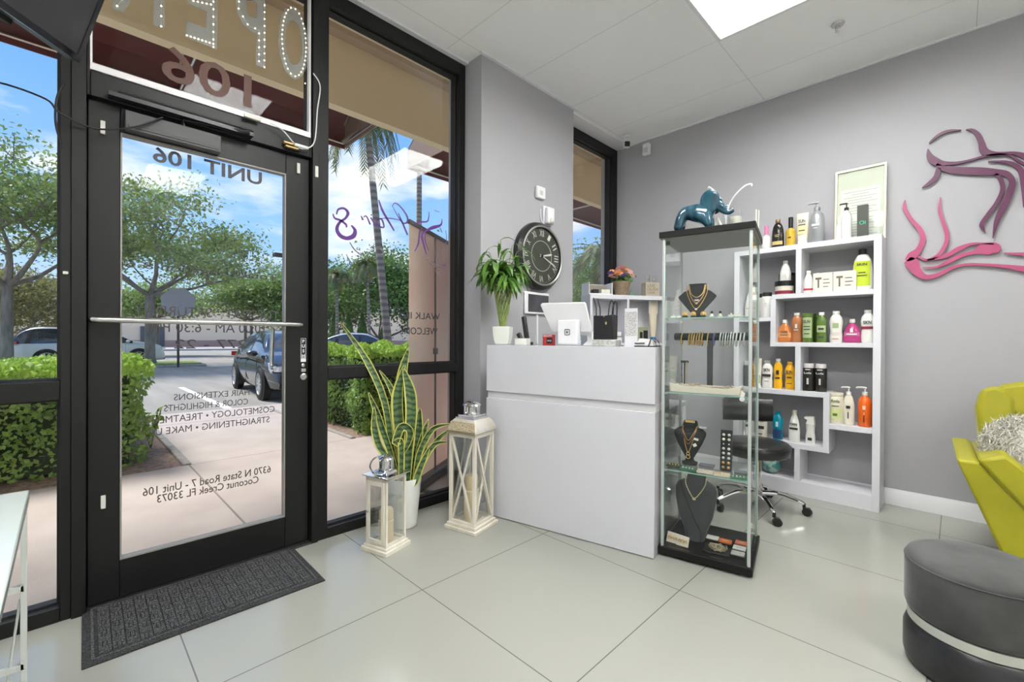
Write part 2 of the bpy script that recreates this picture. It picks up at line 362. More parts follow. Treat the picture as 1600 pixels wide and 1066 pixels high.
# vinyl lettering (read from the street, so mirrored from inside)
b = B(); TX = XP+.0045
glass_text(b, 'UNIT 106', .500, 1.987, .450, .070, bold=.02)
b = b.build('lettering', mat('charcoal_vinyl', (.035,.035,.045), .5), dr); b.location = -O; b['label'] = 'large mirrored UNIT 106 lettering'
b = B()
glass_text(b, 'Total Relaxation & Spa', .455, 1.470, .69, .042, bold=0)
b2 = b.build('lettering', DKW, dr); b2.location = -O
b = B()
glass_text(b, 'TUESDAY - SATURDAY', .510, 1.272, .60, .047, bold=0)
glass_text(b, '10:00 AM - 6:30 PM', .505, 1.198, .47, .047, bold=0)
glass_text(b, '277 - 22', .505, 1.118, .30, .044, bold=0)
glass_text(b, 'HAIR EXTENSIONS', .512, .868, .315, .030, bold=0)
glass_text(b, 'COLOR & HIGHLIGHTS', .490, .820, .345, .030, bold=0)
glass_text(b, 'COSMETOLOGY \u2022 TREATMENTS', .510, .768, .560, .032, bold=0)
glass_text(b, 'STRAIGHTENING \u2022 MAKE UP', .515, .715, .500, .032, bold=0)
glass_text(b, '6370 N State Road 7 - Unit 106', .507, .448, .530, .037, bold=.006)
glass_text(b, 'Coconut Creek FL 33073', .503, .405, .420, .036, bold=.006)
b2 = b.build('lettering', mat('taupe_vinyl', (.06,.055,.055), .5), dr); b2.location = -O
b2['label'] = 'small dark mirrored lines of opening hours, services and address'

# ------------------------------------------------------------------ window vinyl
GP = [[[1.103, 1.881, 0.0075], [1.114, 1.857, 0.0112], [1.148, 1.851, 0.0132], [1.182, 1.832, 0.0133], [1.184, 1.815, 0.0076]], [[1.124, 1.881, 0.0075], [1.135, 1.913, 0.0113], [1.17, 1.926, 0.0133], [1.194, 1.905, 0.0191], [1.179, 1.87, 0.0133], [1.144, 1.838, 0.0151], [1.127, 1.796, 0.0206], [1.146, 1.761, 0.0245], [1.188, 1.751, 0.0229], [1.229, 1.772, 0.027], [1.239, 1.807, 0.0213], [1.215, 1.834, 0.0096]], [[1.277, 1.904, 0.0059], [1.29, 1.88, 0.0137]], [[1.293, 1.897, 0.0049], [1.312, 1.908, 0.0079], [1.338, 1.861, 0.0119]], [[1.341, 1.906, 0.0099], [1.379, 1.855, 0.01]], [[1.341, 1.924, 0.0079], [1.349, 1.922, 0.008]], [[1.385, 1.901, 0.005], [1.415, 1.91, 0.0121], [1.432, 1.864, 0.0101], [1.4, 1.861, 0.0101], [1.382, 1.887, 0.008], [1.39, 1.905, 0.005]], [[1.395, 2.028, 0.008], [1.42, 1.968, 0.0162], [1.461, 1.911, 0.0143], [1.505, 1.852, 0.0103]], [[1.405, 1.912, 0.004], [1.471, 1.927, 0.0061], [1.555, 1.929, 0.0052]], [[1.491, 2.011, 0.0041], [1.512, 2.034, 0.0072], [1.555, 2.015, 0.0094], [1.599, 1.967, 0.0127], [1.602, 1.929, 0.0106], [1.572, 1.914, 0.0084], [1.534, 1.949, 0.0062], [1.491, 2.011, 0.0041]], [[1.534, 1.973, 0.0062], [1.572, 1.904, 0.0126], [1.605, 1.841, 0.0127]], [[1.66, 1.923, 0.0064], [1.711, 1.948, 0.0109], [1.764, 1.965, 0.0088], [1.776, 2.03, 0.0044]], [[1.818, 2.051, 0.0033], [1.861, 2.047, 0.0034]], [[1.753, 1.898, 0.0088], [1.806, 1.927, 0.0244], [1.874, 1.958, 0.0135], [1.886, 2.003, 0.0045]], [[1.867, 1.938, 0.0056], [1.886, 1.906, 0.0056]], [[1.723, 1.912, 0.0065], [1.7, 1.879, 0.0108], [1.689, 1.798, 0.0108], [1.661, 1.74, 0.0054]], [[1.758, 1.899, 0.0088], [1.718, 1.862, 0.013], [1.73, 1.805, 0.0131], [1.757, 1.729, 0.0055]], [[1.744, 1.881, 0.0066], [1.744, 1.827, 0.0066], [1.773, 1.759, 0.0055]]]
GG = [[[1.206, 1.73, 0.0057], [1.234, 1.692, 0.0077], [1.28, 1.659, 0.0059]], [[1.184, 1.655, 0.0038], [1.213, 1.606, 0.0077]], [[1.337, 1.715, 0.005], [1.361, 1.726, 0.005], [1.401, 1.724, 0.006], [1.431, 1.695, 0.0081], [1.391, 1.683, 0.005], [1.342, 1.701, 0.004]], [[1.285, 1.682, 0.0049], [1.323, 1.643, 0.0059]], [[1.918, 1.927, 0.0045], [1.925, 1.856, 0.0057], [1.893, 1.769, 0.0068], [1.9, 1.708, 0.0091], [1.919, 1.679, 0.0114], [1.881, 1.662, 0.0068], [1.82, 1.679, 0.0056], [1.754, 1.704, 0.0066]], [[1.837, 1.842, 0.0034], [1.825, 1.749, 0.0045], [1.85, 1.681, 0.0056], [1.917, 1.677, 0.0057]], [[1.808, 1.64, 0.0055], [1.869, 1.617, 0.009], [1.917, 1.663, 0.0091]], [[1.754, 1.699, 0.0044], [1.808, 1.661, 0.0067], [1.881, 1.659, 0.0068]]]
b = B()
for s in GP: b.ribbon(s, (XP+.0035, 0, 0), (0,1,0), (0,0,1), (1,0,0), .001)
o = b.build('lettering', mat('purple_vinyl', (.085,.015,.19), .4)); o.parent = w3; o.location = -w3.location; o['label'] = 'purple mirrored script Hair & with a line drawn figure'
b = B()
for s in GG: b.ribbon(s, (XP+.0035, 0, 0), (0,1,0), (0,0,1), (1,0,0), .001)
o = b.build('lettering', mat('mauve_vinyl', (.16,.12,.15), .4)); o.parent = w3; o.location = -w3.location; o['label'] = 'thin grey outlines of the figure and script Body'
b = B(); glass_text(b, 'By Annui', 1.235, 1.497, .25, .055, bold=0); glass_text(b, 'WALK INS', 1.705, 1.306, .33, .045, bold=0); glass_text(b, 'WELCOME', 1.700, 1.202, .30, .047, bold=0)
o = b.build('lettering', MAT['charcoal_vinyl']); o.parent = w3; o.location = -w3.location; o['label'] = 'dark mirrored WALK INS WELCOME lettering'

# ------------------------------------------------------------------ OPEN sign in the transom
sg = thing('open_sign', 'large translucent OPEN letters edged with tiny warm lights inside the transom', 'sign', (XG-.02, .53, 2.56))
LT = mat('translucent_acrylic', (.30,.34,.35), .3, alpha=.42)
b = B()
for ch, y, ww in (('O', .872, .155), ('P', .665, .135), ('E', .455, .125), ('N', .225, .175)):
    b.text(ch, (0, y-.53, .20), (0,-1,0), (0,0,1), (-1,0,0), width=ww, height=.40, ext=.004, bold=.03)
b.build('letter_panel', LT, sg)
LED = mat('warm_led', (1,.9,.7), .4, emit=(1,.85,.62), es=3)
LEDO = B().sph((0,0,0), .0034, 8, 5).build('led', LED, sg); LEDO.location = (.010, .40, 0); wires = B()
def ledpath(pts, n):
    L = [0]
    for p, q in zip(pts, pts[1:]): L.append(L[-1]+math.dist(p, q))
    for k in range(n):
        t = L[-1]*k/(n-1); i = max(j for j in range(len(L)) if L[j] <= t+1e-9); i = min(i, len(pts)-2)
        f = (t-L[i])/(L[i+1]-L[i]); y = pts[i][0]+(pts[i+1][0]-pts[i][0])*f; z = pts[i][1]+(pts[i+1][1]-pts[i][1])*f
        q = LEDO.copy(); COL.objects.link(q); q.parent = sg; q.location = (.010, y-.53, z-2.56)
    wires.tube([(.008, p[0]-.53, p[1]-2.56) for p in pts], .0014, 5)
ledpath([(.935,.2+2.56)]+[(.872+.062*math.cos(a), 2.76+.185*math.sin(a)) for a in np.linspace(0, -2*math.pi, 25)][1:], 34)
ledpath([(.725,2.56),(.725,2.94),(.655,2.94),(.610,2.90),(.607,2.80),(.65,2.74),(.70,2.74),(.70,2.58)], 26)
ledpath([(.50,2.56),(.50,2.94),(.405,2.94)], 14); ledpath([(.395,2.565),(.50,2.575)], 8); ledpath([(.42,2.74),(.49,2.76)], 5)
ledpath([(.30,2.56),(.30,2.94),(.15,2.57),(.15,2.94)], 26)
wires.build('wire', mat('clear_wire', (.5,.5,.48), .4, alpha=.7), sg)

# ------------------------------------------------------------------ cables
one('power_cord', B().tube(catmull([(-2.535,.965,2.62),(-2.53,1.0,2.56),(-2.53,.985,2.42),(-2.53,.972,2.25),(-2.52,.93,2.19),(-2.515,.875,2.18),(-2.51,.80,2.24),(-2.515,.74,2.262)], 6), .0035, 6),
    mat('white_cable', (.72,.72,.70), .4), 'thin white cord looping from the transom down beside the door head', 'cord')
one('cord_switch', B().cb((-2.512,.895,2.186), (.014,.075,.016)), mat('white_cable'), 'small white inline switch on the cord above the door', 'switch', bevel=.004)
one('battery_pack', B().cb((-2.528,.845,2.188), (.022,.075,.010)).cb((-2.528,.85,2.170), (.022,.065,.009)), mat('brass_cell', (.55,.38,.16), .35, metal=.6), 'small brass coloured clip stuck on the door head', 'clip', bevel=.002)
one('adhesive_clip', B().cb((-2.520,.66,2.262), (.012,.075,.018)), mat('offwhite_plastic'), 'pale cable clip stuck under the white transom strip', 'clip', bevel=.002)
one('antenna_cable', B().tube(catmull([(-2.50,-.62,2.04),(-2.50,-.30,2.06),(-2.50,-.18,2.085),(-2.50,-.06,2.07),(-2.50,-.02,2.03),(-2.52,.08,2.01),(-2.50,.20,2.05),(-2.51,.30,2.13)], 6), .004, 6), GASK, 'thin black cable sagging across the left window to the door head', 'cable')
one('loop_cable', B().tube(catmull([(-2.52,-.010,2.16),(-2.50,-.030,2.08),(-2.50,-.032,1.98),(-2.52,-.012,1.90)], 6), .004, 6), GASK, 'short black cable loop beside the door jamb', 'cable')
one('wall_clip', B().cb((-2.546,-.005,1.408), (.012,.016,.012)), mat('offwhite_plastic'), 'tiny white clip on the mullion left of the door', 'clip', bevel=.002)
b = B().cb((-2.540,.985,2.08), (.016,.018,.062))
one('alarm_sensor', b, mat('offwhite_plastic'), 'small white alarm contact on the frame at the upper right of the door', 'sensor', bevel=.003)
# ================================================================== OUTSIDE
ZA = -.12
ASPH = mat('asphalt', (.25,.23,.205), .85, noise=(1.3, (.34,.32,.285), .35, .7, (.25,2,1)), bump=(60, .3))
CONC = mat('pink_concrete', (.40,.335,.30), .75, noise=(2.5, (.47,.40,.36), .3, .7), bump=(90, .12))
CONP = mat('shaded_concrete', (.44,.35,.34), .75, noise=(2.0, (.50,.41,.39), .3, .7), bump=(90, .12))
KERB = mat('kerb_concrete', (.36,.33,.30), .85, noise=(8, (.24,.22,.20), .4, .7))
MULCH = mat('mulch', (.20,.13,.10), .95, noise=(30, (.33,.23,.18), .4, .6), bump=(60, 1.0))
GRASS = mat('grass', (.17,.28,.05), .9, noise=(12, (.30,.42,.09), .35, .65), bump=(80, .6))
PAINT = mat('road_paint', (.75,.75,.73), .7)
STUC = mat('beige_stucco', (.90,.78,.58), .8, bump=(120, .1))
STUD = mat('taupe_stucco', (.50,.41,.30), .8, bump=(120, .1))
struct('ground', B().box(-120, -8.42, -70, 110, -.30, ZA), ASPH)
struct('sidewalk', B().box(-4.90, -2.66, -14, 16, -.14, -.004), CONC)
b = B().box(-7.33, -4.915, .80, 2.30, -.14, -.006).box(-8.40, -7.345, .80, 2.75, -.14, -.006)
struct('walkway', b, CONC)
struct('expansion_joint', B().box(-4.90, -2.66, .775, .787, -.01, -.0025).box(-4.915, -4.90, .78, 2.30, -.10, -.010), mat('joint_grey', (.22,.19,.17), .9))
struct('kerb', B().box(-8.52, -8.38, -30, .86, -.2, .002).box(-8.52, -8.38, 2.75, 30, -.2, .002).box(-8.40, -4.90, .735, .80, -.2, .012).box(-8.40, -4.90, 2.30, 2.36, -.2, .012), KERB, bevel=.01)
struct('wheel_stop', B().prism([(0,0),(.15,0),(.12,.11),(.03,.11)], 1.6, (-8.95,2.85,ZA), (1,0,0), (0,0,1), (0,1,0)), KERB)
struct('planting_bed', B().box(-8.38, -4.90, -30, .735, -.2, -.015).box(-8.38, -4.90, 2.36, 30, -.2, -.015), MULCH)
struct('parking_line', B().box(-13.9, -8.56, 1.98, 2.10, ZA, ZA+.004).box(-13.9, -8.56, 4.95, 5.07, ZA, ZA+.004).box(-13.9,-8.56,-.9,-.78,ZA,ZA+.004).box(-23.4, -23.28, 4.5, 9.5, ZA, ZA+.004).box(-33,-32.8,7,16,ZA,ZA+.004), PAINT)
struct('median', B().box(-25.9, -23.3, -14, 4.35, -.2, .0), KERB, bevel=.08)
struct('median_grass', B().box(-25.75, -23.45, -14, 4.2, 0, .04), GRASS, bevel=.03)
struct('far_sidewalk', B().box(-64, -52, -30, 90, -.2, .03), mat('far_kerb', (.42,.38,.36), .9))

# storefront over the walk
struct('storefront_wall', B().box(-2.80, -2.66, -14, 16, 3.16, 4.2).box(-2.80, -2.76, -14, -1.28, -.1, 3.2).box(-2.80,-2.76,4.26,16,-.1,3.2), STUC)
struct('soffit', B().box(-4.3, -2.66, -14, 16, 4.08, 4.2), STUC)
struct('soffit_groove', B().box(-4.22, -4.10, -14, 16, 4.03, 4.079), STUD)
struct('facade_beam', B().box(-4.30, -4.22, -14, 16, 3.40, 4.60).box(-4.31, -4.20, -14, 16, 3.375, 3.425), STUC)
struct('building_roof', B().box(-4.6, 2.8, -14, 16, 4.60, 4.75).box(2.75, 2.8, -14, 16, -.1, 4.6), STUD)
MAR = mat('maroon_canvas', (.16,.05,.055), .8, bump=(200,.1)); MARD = mat('brown_canvas', (.30,.22,.19), .85)
def awning(y0, y1, label):
    t = thing('awning', label, 'awning', (-4.31, (y0+y1)/2, 3.48)); h = (y1-y0)/2
    prof = [(0,1.02),(-1.03,.27),(-1.05,.0),(-1.035,.0),(-1.015,.255),(0,.99)]
    B().prism(prof, 2*h, (0,-h,0), (1,0,0), (0,0,1), (0,1,0)).build('canopy', MAR, t)
    for s in (-h, h-.012): B().prism([(0,1.0),(-1.02,.26),(-1.04,.01),(0,.01)], .012, (0,s,0), (1,0,0), (0,0,1), (0,1,0)).build('end_panel', MARD, t)
    f = B()
    n = max(2, int(2*h/1.5))
    for k in range(n+1):
        y = -h+.03+(2*h-.06)*k/n; f.tube([(0,y,.05),(-1.01,y,.05)], .014, 6).tube([(0,y,.96),(-1.00,y,.27)], .014, 6)
    f.tube([(-1.01,-h+.02,.05),(-1.01,h-.02,.05)], .014, 6); f.build('awning_frame', STEEL, t)
awning(-9.0, 2.42, 'long maroon canvas awning over the walkway outside the door')
awning(3.30, 13.0, 'maroon canvas awning with a brown end panel seen over the right window')
b = B().tube([(-5.25,2.35,3.52),(-4.33,2.62,3.80)], .022, 8)
one('awning_strut', b, mat('strut_grey', (.22,.20,.19), .5), 'thin diagonal metal strut between the two awnings', 'strut')

# ------------------------------------------------------------------ plants outside
HL = leafmat('hedge_leaf', (.15,.27,.05), (.30,.46,.09), 5, .35)
HLT = leafmat('lit_top_and_sapling_leaf', (.28,.46,.05), (.42,.60,.10), 6, .4)
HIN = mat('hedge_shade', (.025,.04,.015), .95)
def hedge(label, x0, x1, y0, y1, z0, z1, n=9000, seed=1, grp=None):
    t = thing('hedge', label, 'hedge', ((x0+x1)/2, (y0+y1)/2, z0)); r = np.random.default_rng(seed)
    dx, dy, h = (x1-x0)/2, (y1-y0)/2, z1-z0
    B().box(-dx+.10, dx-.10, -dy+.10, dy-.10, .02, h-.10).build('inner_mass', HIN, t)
    A = np.array([2*dy*h, 2*dy*h, 2*dx*h, 2*dx*h, 4*dx*dy*1.1]); k = r.choice(5, n, p=A/A.sum()); a = r.uniform(-1,1,n); c = r.uniform(0,1,n)
    P = np.zeros((n,3)); Nn = np.zeros((n,3)); dep = np.abs(r.normal(0,.07,n))
    for i in range(5):
        q = k == i
        if i < 2: s = (1,-1)[i]; P[q] = np.c_[s*(dx-dep[q]), a[q]*dy, c[q]*h]; Nn[q] = (s,0,.3)
        elif i < 4: s = (1,-1)[i-2]; P[q] = np.c_[a[q]*dx, s*(dy-dep[q]), c[q]*h]; Nn[q] = (0,s,.3)
        else: P[q] = np.c_[a[q]*dx, (c[q]*2-1)*dy, h-dep[q]]; Nn[q] = (0,0,1)
    bulge = .045*np.sin(P[:,0]*7+P[:,1]*9)+.04*np.sin(P[:,2]*11+P[:,1]*5); P += Nn*bulge[:,None]
    Nn = Nn+r.normal(0,.55,(n,3)); T = r.normal(size=(n,3)); low = P[:,2] < .25*h; keep = ~(low & (r.random(n) < .45)); P, Nn, T = P[keep], Nn[keep], T[keep]
    top = P[:,2] > h-.13; sz = r.uniform(.034,.066,len(P))
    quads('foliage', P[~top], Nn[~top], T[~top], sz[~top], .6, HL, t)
    T2 = T[top]*.5+np.array([0,0,1.2]); quads('lit_top_leaves', P[top]+np.array([0,0,.02]), Nn[top]*.4+r.normal(0,.8,(top.sum(),3)), T2, sz[top]*1.05, .6, HLT, t)  # lighter top leaves: sunlight on the hedge top put into their colour
    st = B()
    for i in range(int(max(3, 2*dy*2))): st.tube([(r.uniform(-dx*.6,dx*.6), -dy+.15+i*.5, 0),(r.uniform(-dx*.6,dx*.6), -dy+.2+i*.5, h*.6)], .016, 5)
    st.build('stems', mat('stem_brown', (.13,.085,.055), .9), t)
    return t
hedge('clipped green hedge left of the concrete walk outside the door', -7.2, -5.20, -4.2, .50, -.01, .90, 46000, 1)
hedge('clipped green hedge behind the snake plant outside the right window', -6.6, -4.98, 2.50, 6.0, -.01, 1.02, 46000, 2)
# little croton sapling at the hedge foot
def sprig(label, x, y, n, sc, seed, ht):
    r = np.random.default_rng(seed); t = thing('sapling', label, 'plant', (x, y, -.01)); P = []; s = B()
    for i in range(5):
        a = r.uniform(0, 6.28); q = [(0,0,0),(math.cos(a)*.06,math.sin(a)*.06,ht*.5),(math.cos(a)*.14,math.sin(a)*.14,ht)]; s.tube(q, .005, 5)
        for k in range(n): 
            f = r.uniform(.45,1); P.append((math.cos(a)*.14*f+r.normal(0,.03), math.sin(a)*.14*f+r.normal(0,.03), ht*f+r.normal(0,.02)))
    P = np.array(P); quads('foliage', P, rdir(len(P))+[0,0,1], rdir(len(P)), sc, .55, HLT, t); s.build('stems', MAT['stem_brown'], t)
sprig('small yellow green sapling in the mulch beside the walk', -5.95, .62, 7, .11, 3, .42)
sprig('low leafy sapling by the kerb in front of the parked black car', -7.6, 3.0, 9, .12, 4, .62)
BARK = mat('grey_bark', (.30,.26,.22), .9, noise=(6, (.17,.145,.12), .35, .65, (1,1,.3)), bump=(30,.8))
def tree(name, label, loc, H, spread, fork, tr, leafm, seed, nleaf=16000, lsz=.16, lean=0, flat=.75, nb=6, clus=.42, grp=None, trunk_n=1):
    r = random.Random(seed); t = thing(name, label, 'tree', loc, 0, grp); tips = []; tb = B()
    def grow(p, d, L, rad, lv):
        pts = [p]; q = p; dd = d
        for i in range(4):
            dd = (dd+Vector((r.uniform(-.22,.22), r.uniform(-.22,.22), r.uniform(-.10,.16)))).normalized(); q = q+dd*L/4; pts.append(q)
        tb.tube(pts, [rad*(1-.14*i) for i in range(5)], 7 if lv < 2 else 5)
        if lv >= 2: tips.append(pts[2]); tips.append(pts[3])
        if lv >= 4: tips.append(q); return
        for k in range(3 if lv < 3 else 2):
            a = r.uniform(0, 6.28); nd = (dd*.75+Vector((math.cos(a), math.sin(a), r.uniform(-.12,.45)))*.85); nd.z *= flat; grow(q, nd.normalized(), L*r.uniform(.62,.8), rad*.58, lv+1)
    for k in range(trunk_n):
        off = Vector((r.uniform(-.3,.3), r.uniform(-.3,.3), 0))*(trunk_n > 1)
        p0 = off; p1 = off+Vector((lean*.3, lean, fork)); tb.tube([p0-Vector((0,0,.1)), p0+(p1-p0)*.08, p0+(p1-p0)*.5, p1], [tr*1.7, tr*1.1, tr, tr*.9], 10)
        for j in range(nb):
            a = 6.28*j/nb+r.uniform(-.3,.3); up_ = r.uniform(.25,.7) if j else 1.6
            d = Vector((math.cos(a), math.sin(a), up_)).normalized(); grow(p1, d, spread*.38, tr*.55, 1)
    Z = max(q.z for q in tips); Rr = max(math.hypot(q.x, q.y) for q in tips)
    tips = np.array([(q.x*spread/Rr, q.y*spread/Rr, fork+(q.z-fork)*((H-fork)/(Z-fork))) for q in tips])
    # the wood gets the same fit as the tips
    tb.v = [(v[0]*(spread/Rr if v[2] > fork else 1), v[1]*(spread/Rr if v[2] > fork else 1), fork+(v[2]-fork)*(H-fork)/(Z-fork) if v[2] > fork else v[2]) for v in tb.v]
    tb.build('trunk', BARK, t)
    lowc = tips[:,2] < fork; tips[lowc,2] = fork+(tips[lowc,2]-fork)*.15
    g = np.random.default_rng(seed); k = g.integers(0, len(tips), nleaf); P = tips[k]+g.normal(0, 1, (nleaf,3))*np.array([clus, clus, clus*.55])
    nn = g.normal(size=(nleaf,3))+[0,0,.9]; quads('foliage', P, nn, g.normal(size=(nleaf,3)), g.uniform(lsz*.6, lsz*1.2, nleaf), .55, leafm, t); return t
OAK = leafmat('oak_leaf', (.15,.23,.06), (.30,.39,.13), .9, .4)
OAK2 = leafmat('young_leaf', (.18,.29,.07), (.34,.45,.14), .7, .4)
OLV = leafmat('olive_leaf', (.22,.22,.07), (.34,.32,.13), 1.1, .4)
DKL = leafmat('deep_leaf', (.09,.18,.045), (.23,.36,.10), .6, .35)
tree('shade_tree', 'wide branching shade tree on the grass median seen through the door glass', (-24.4, 2.50, .02), 7.6, 5.2, 2.9, .17, OAK, 11, 17000, .17, nb=6, clus=.42)
tree('shade_tree', 'shade tree seen through the narrow window left of the door', (-25.2, -1.6, .02), 8.1, 4.8, 3.0, .17, OAK, 23, 14000, .17, nb=6, clus=.45)
tree('bushy_tree', 'olive coloured bushy tree low in the left window beyond the white car', (-31.5, -1.9, -.1), 4.4, 3.0, 1.0, .10, OLV, 31, 12000, .18, nb=6, clus=.5)
for i, (x, y, h, s, sd_) in enumerate([(-36, 9.2, 5.6, 3.4, 41), (-35, 11.6, 5.9, 3.2, 42), (-40, 17.0, 7.0, 4.0, 43), (-38.5, 4.2, 4.6, 2.4, 44)]):
    tree('street_tree', ['round green street tree just right of the sign post through the door glass', 'round green street tree behind the parked black car', 'taller green tree at the right edge of the door glass', 'small tree behind the grey sign, left of the round ones'][i], (x, y, -.1), h, s, 2.5, .09, OAK2, sd_, 12000, .22, nb=6, clus=.55, grp=None, trunk_n=2)
for i, (x, y, h, s, sd_) in enumerate([(-28.2, 15.2, 7.2, 4.4, 51), (-26.5, 19.5, 7.6, 4.4, 52), (-27, 24.5, 7.0, 4.0, 53), (-34, 13.5, 6.6, 3.6, 54)]):
    tree('woodland_tree', ['dense green tree centred behind the leaning palm trunk', 'tall dense tree beside the banner, above the hedge', 'dense green tree hidden mostly by the banner', 'dense green tree at the left edge of the right window'][i], (x, y, -.1), h, s, 1.2, .12, DKL, sd_, 15000, .26, nb=7, clus=.75, grp=None)
for i, (x, y, h, s, sd_) in enumerate([(-9.9, 14.9, 4.6, 2.5, 61), (-12.6, 16.4, 4.8, 2.6, 62)]):
    tree('garden_tree', ['light green tree in the narrow window beside the clock wall', 'green tree at the left of the narrow window by the clock wall'][i], (x, y, -.1), h, s, 1.2, .10, OAK2, sd_, 12000, .14, nb=7, clus=.6)
# clipped cone shrubs beyond the hedge
def cone(loc, h, rad, seed, label):
    t = thing('cone_shrub', label, 'shrub', loc, 0, None); g = np.random.default_rng(seed); n = 2600
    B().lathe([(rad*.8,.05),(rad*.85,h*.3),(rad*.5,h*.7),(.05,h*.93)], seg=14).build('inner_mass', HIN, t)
    z = g.uniform(0,1,n)**1.2; rr = rad*np.interp(z, [0,.3,.7,1], [.9,1,.62,.04]); a = g.uniform(0,6.283,n)
    P = np.c_[np.cos(a)*rr, np.sin(a)*rr, z*h]; quads('foliage', P, np.c_[np.cos(a),np.sin(a),.3*np.ones(n)]+g.normal(0,.5,(n,3)), g.normal(size=(n,3))+[0,0,1], .17, .5, DKL, t)
for i, (px, lb) in enumerate([(522, 'first clipped cone shrub from the left beyond the hedge'), (544, 'second clipped cone shrub from the left beyond the hedge'), (566, 'third clipped cone shrub from the left beyond the hedge'), (603, 'clipped cone shrub just left of the leaning palm foot')]):
    a = math.atan((px-800)/695)+R(45)-R(90); D = 28; a2 = R(135)-math.atan((px-800)/695); cone((D*math.cos(a2), D*math.sin(a2), -.1), 2.75, .36, 70+i, lb)
# palms
PB = wavebands(mat('palm_bark', (.34,.29,.23), .9, bump=(25,.6)), (.19,.16,.13), 1.6, 'Z', .3, .75, 3)
FR = leafmat('palm_frond', (.10,.14,.04), (.24,.27,.10), 2, .3)
def palm(label, base, top, rad, crown, seed, n=16, droop=1.3, fl=2.1):
    base = Vector(base); top = Vector(top)-base; t = thing('palm_tree', label, 'palm tree', tuple(base)); pts = [top*f+Vector((0,0,0)) for f in np.linspace(0,1,9)]
    B().tube(pts, [rad*(1.25-.35*i/8) for i in range(9)], 12).build('trunk', PB, t)
    if not crown: return t
    g = random.Random(seed); P = []; Nn = []; T = []; rib = B()
    for k in range(n):
        a = 6.283*k/n+g.uniform(-.2,.2); u = Vector((math.cos(a), math.sin(a), 0)); e0 = g.uniform(-.1,.9); path = []
        for i in range(12):
            f = i/11; path.append(top+u*fl*f*.85*(1-.25*f)+Vector((0,0,e0*fl*f*.8-droop*f*f*fl*.9)))
        rib.tube(path, [.018*(1-.8*i/11) for i in range(12)], 4)
        for i in range(1, 12):
            for s in (-1, 1):
                for j in range(3):
                    d = (path[i]-path[i-1]).normalized(); side = d.cross(Vector((0,0,1))).normalized()*s; q = path[i-1]+(path[i]-path[i-1])*(j/3)
                    ll = .42*(1-abs(i/11-.45)); dirv = (side*.8+d*.5+Vector((0,0,-.75))).normalized(); P.append(q+dirv*ll*.5); T.append(dirv*1.0); Nn.append(side.cross(d)+Vector((g.uniform(-.2,.2),)*3))
    rib.build('frond_ribs', FR, t); T = np.array([list(v) for v in T]); P = np.array([list(v) for v in P]); quads('fronds', P, np.array([list(v) for v in Nn]), T, .46, .10, FR, t); return t
palm('tall palm with a leaning ringed trunk outside the right window', (-11.75,6.75,-.1), (-12.6,6.3,8.35), .10, True, 5, 20, 1.5, 1.65)
palm('straight palm trunk above the banner outside the right window', (-18.0,11.75,-.1), (-18.0,11.75,13.5), .12, True, 6, 14)
palm('palm trunk at the right jamb of the right window', (-14.4,11.1,-.1), (-14.3,11.1,12.0), .125, True, 7, 14)
palm('small slender palm at the left edge of the right window', (-24.6,10.7,-.1), (-24.6,10.7,4.8), .07, True, 8, 12, .9, 1.5)
palm('thin pale palm trunk rising behind the cone shrubs', (-20.5,10.6,-.1), (-20.7,10.5,5.0), .06, True, 9, 10, .9, 1.3)
palm('feathery palm filling the narrow window beside the clock wall', (-7.9,11.9,-.1), (-7.9,11.9,3.9), .12, True, 10, 18, .7, 2.3)

# ------------------------------------------------------------------ far building, signs
t = thing('building', 'long low beige building with white parapet and red brick base across the street', 'building', (-66, 20, 0))
B().box(-5, 0, -60, 60, 0, 5.1).build('wall', mat('far_stucco', (.97,.74,.52), .85), t)
B().box(-5.1, .25, -60.1, 60.1, 5.1, 6.3).build('parapet', mat('far_parapet', (.90,.86,.80), .8), t)
B().box(0, .15, -60, 60, 0, .8).build('base_course', mat('far_brick', (.48,.30,.24), .9), t)
bd = B()
for y in (-19, -13, 2, 24): bd.box(0, .18, y-1.1, y+1.1, 0, 2.4)
bd.build('doorway', mat('far_dark', (.10,.10,.11), .5), t)
t = thing('traffic_sign', 'grey back of an octagonal sign on a thin dark post across the lane', 'sign', (-23.0, 3.28, 0.0))
M8 = [(.62*math.cos(R(22.5+45*k)), .62*math.sin(R(22.5+45*k))) for k in range(8)]
B().prism(M8, .02, (.045,0,2.62), (.2,.98,0), (0,0,1), (.98,-.2,0)).build('sign_face', mat('sign_back', (.35,.34,.34), .5, metal=.3), t)
B().box(-.035,.035,-.04,.04,-.1,3.1).build('post', mat('post_brown', (.06,.05,.045), .6), t)
t = thing('street_lamp', 'dark shoebox street lamp head seen at the right edge of the door glass', 'street lamp', (-19.0, 6.05, ZA))
B().cb((0,0,4.55),(.35,.62,.12)).build('lamp_head', MAT['post_brown'], t); B().tube([(0,.3,0),(0,.3,4.6)], .07, 8).build('pole', MAT['post_brown'], t)

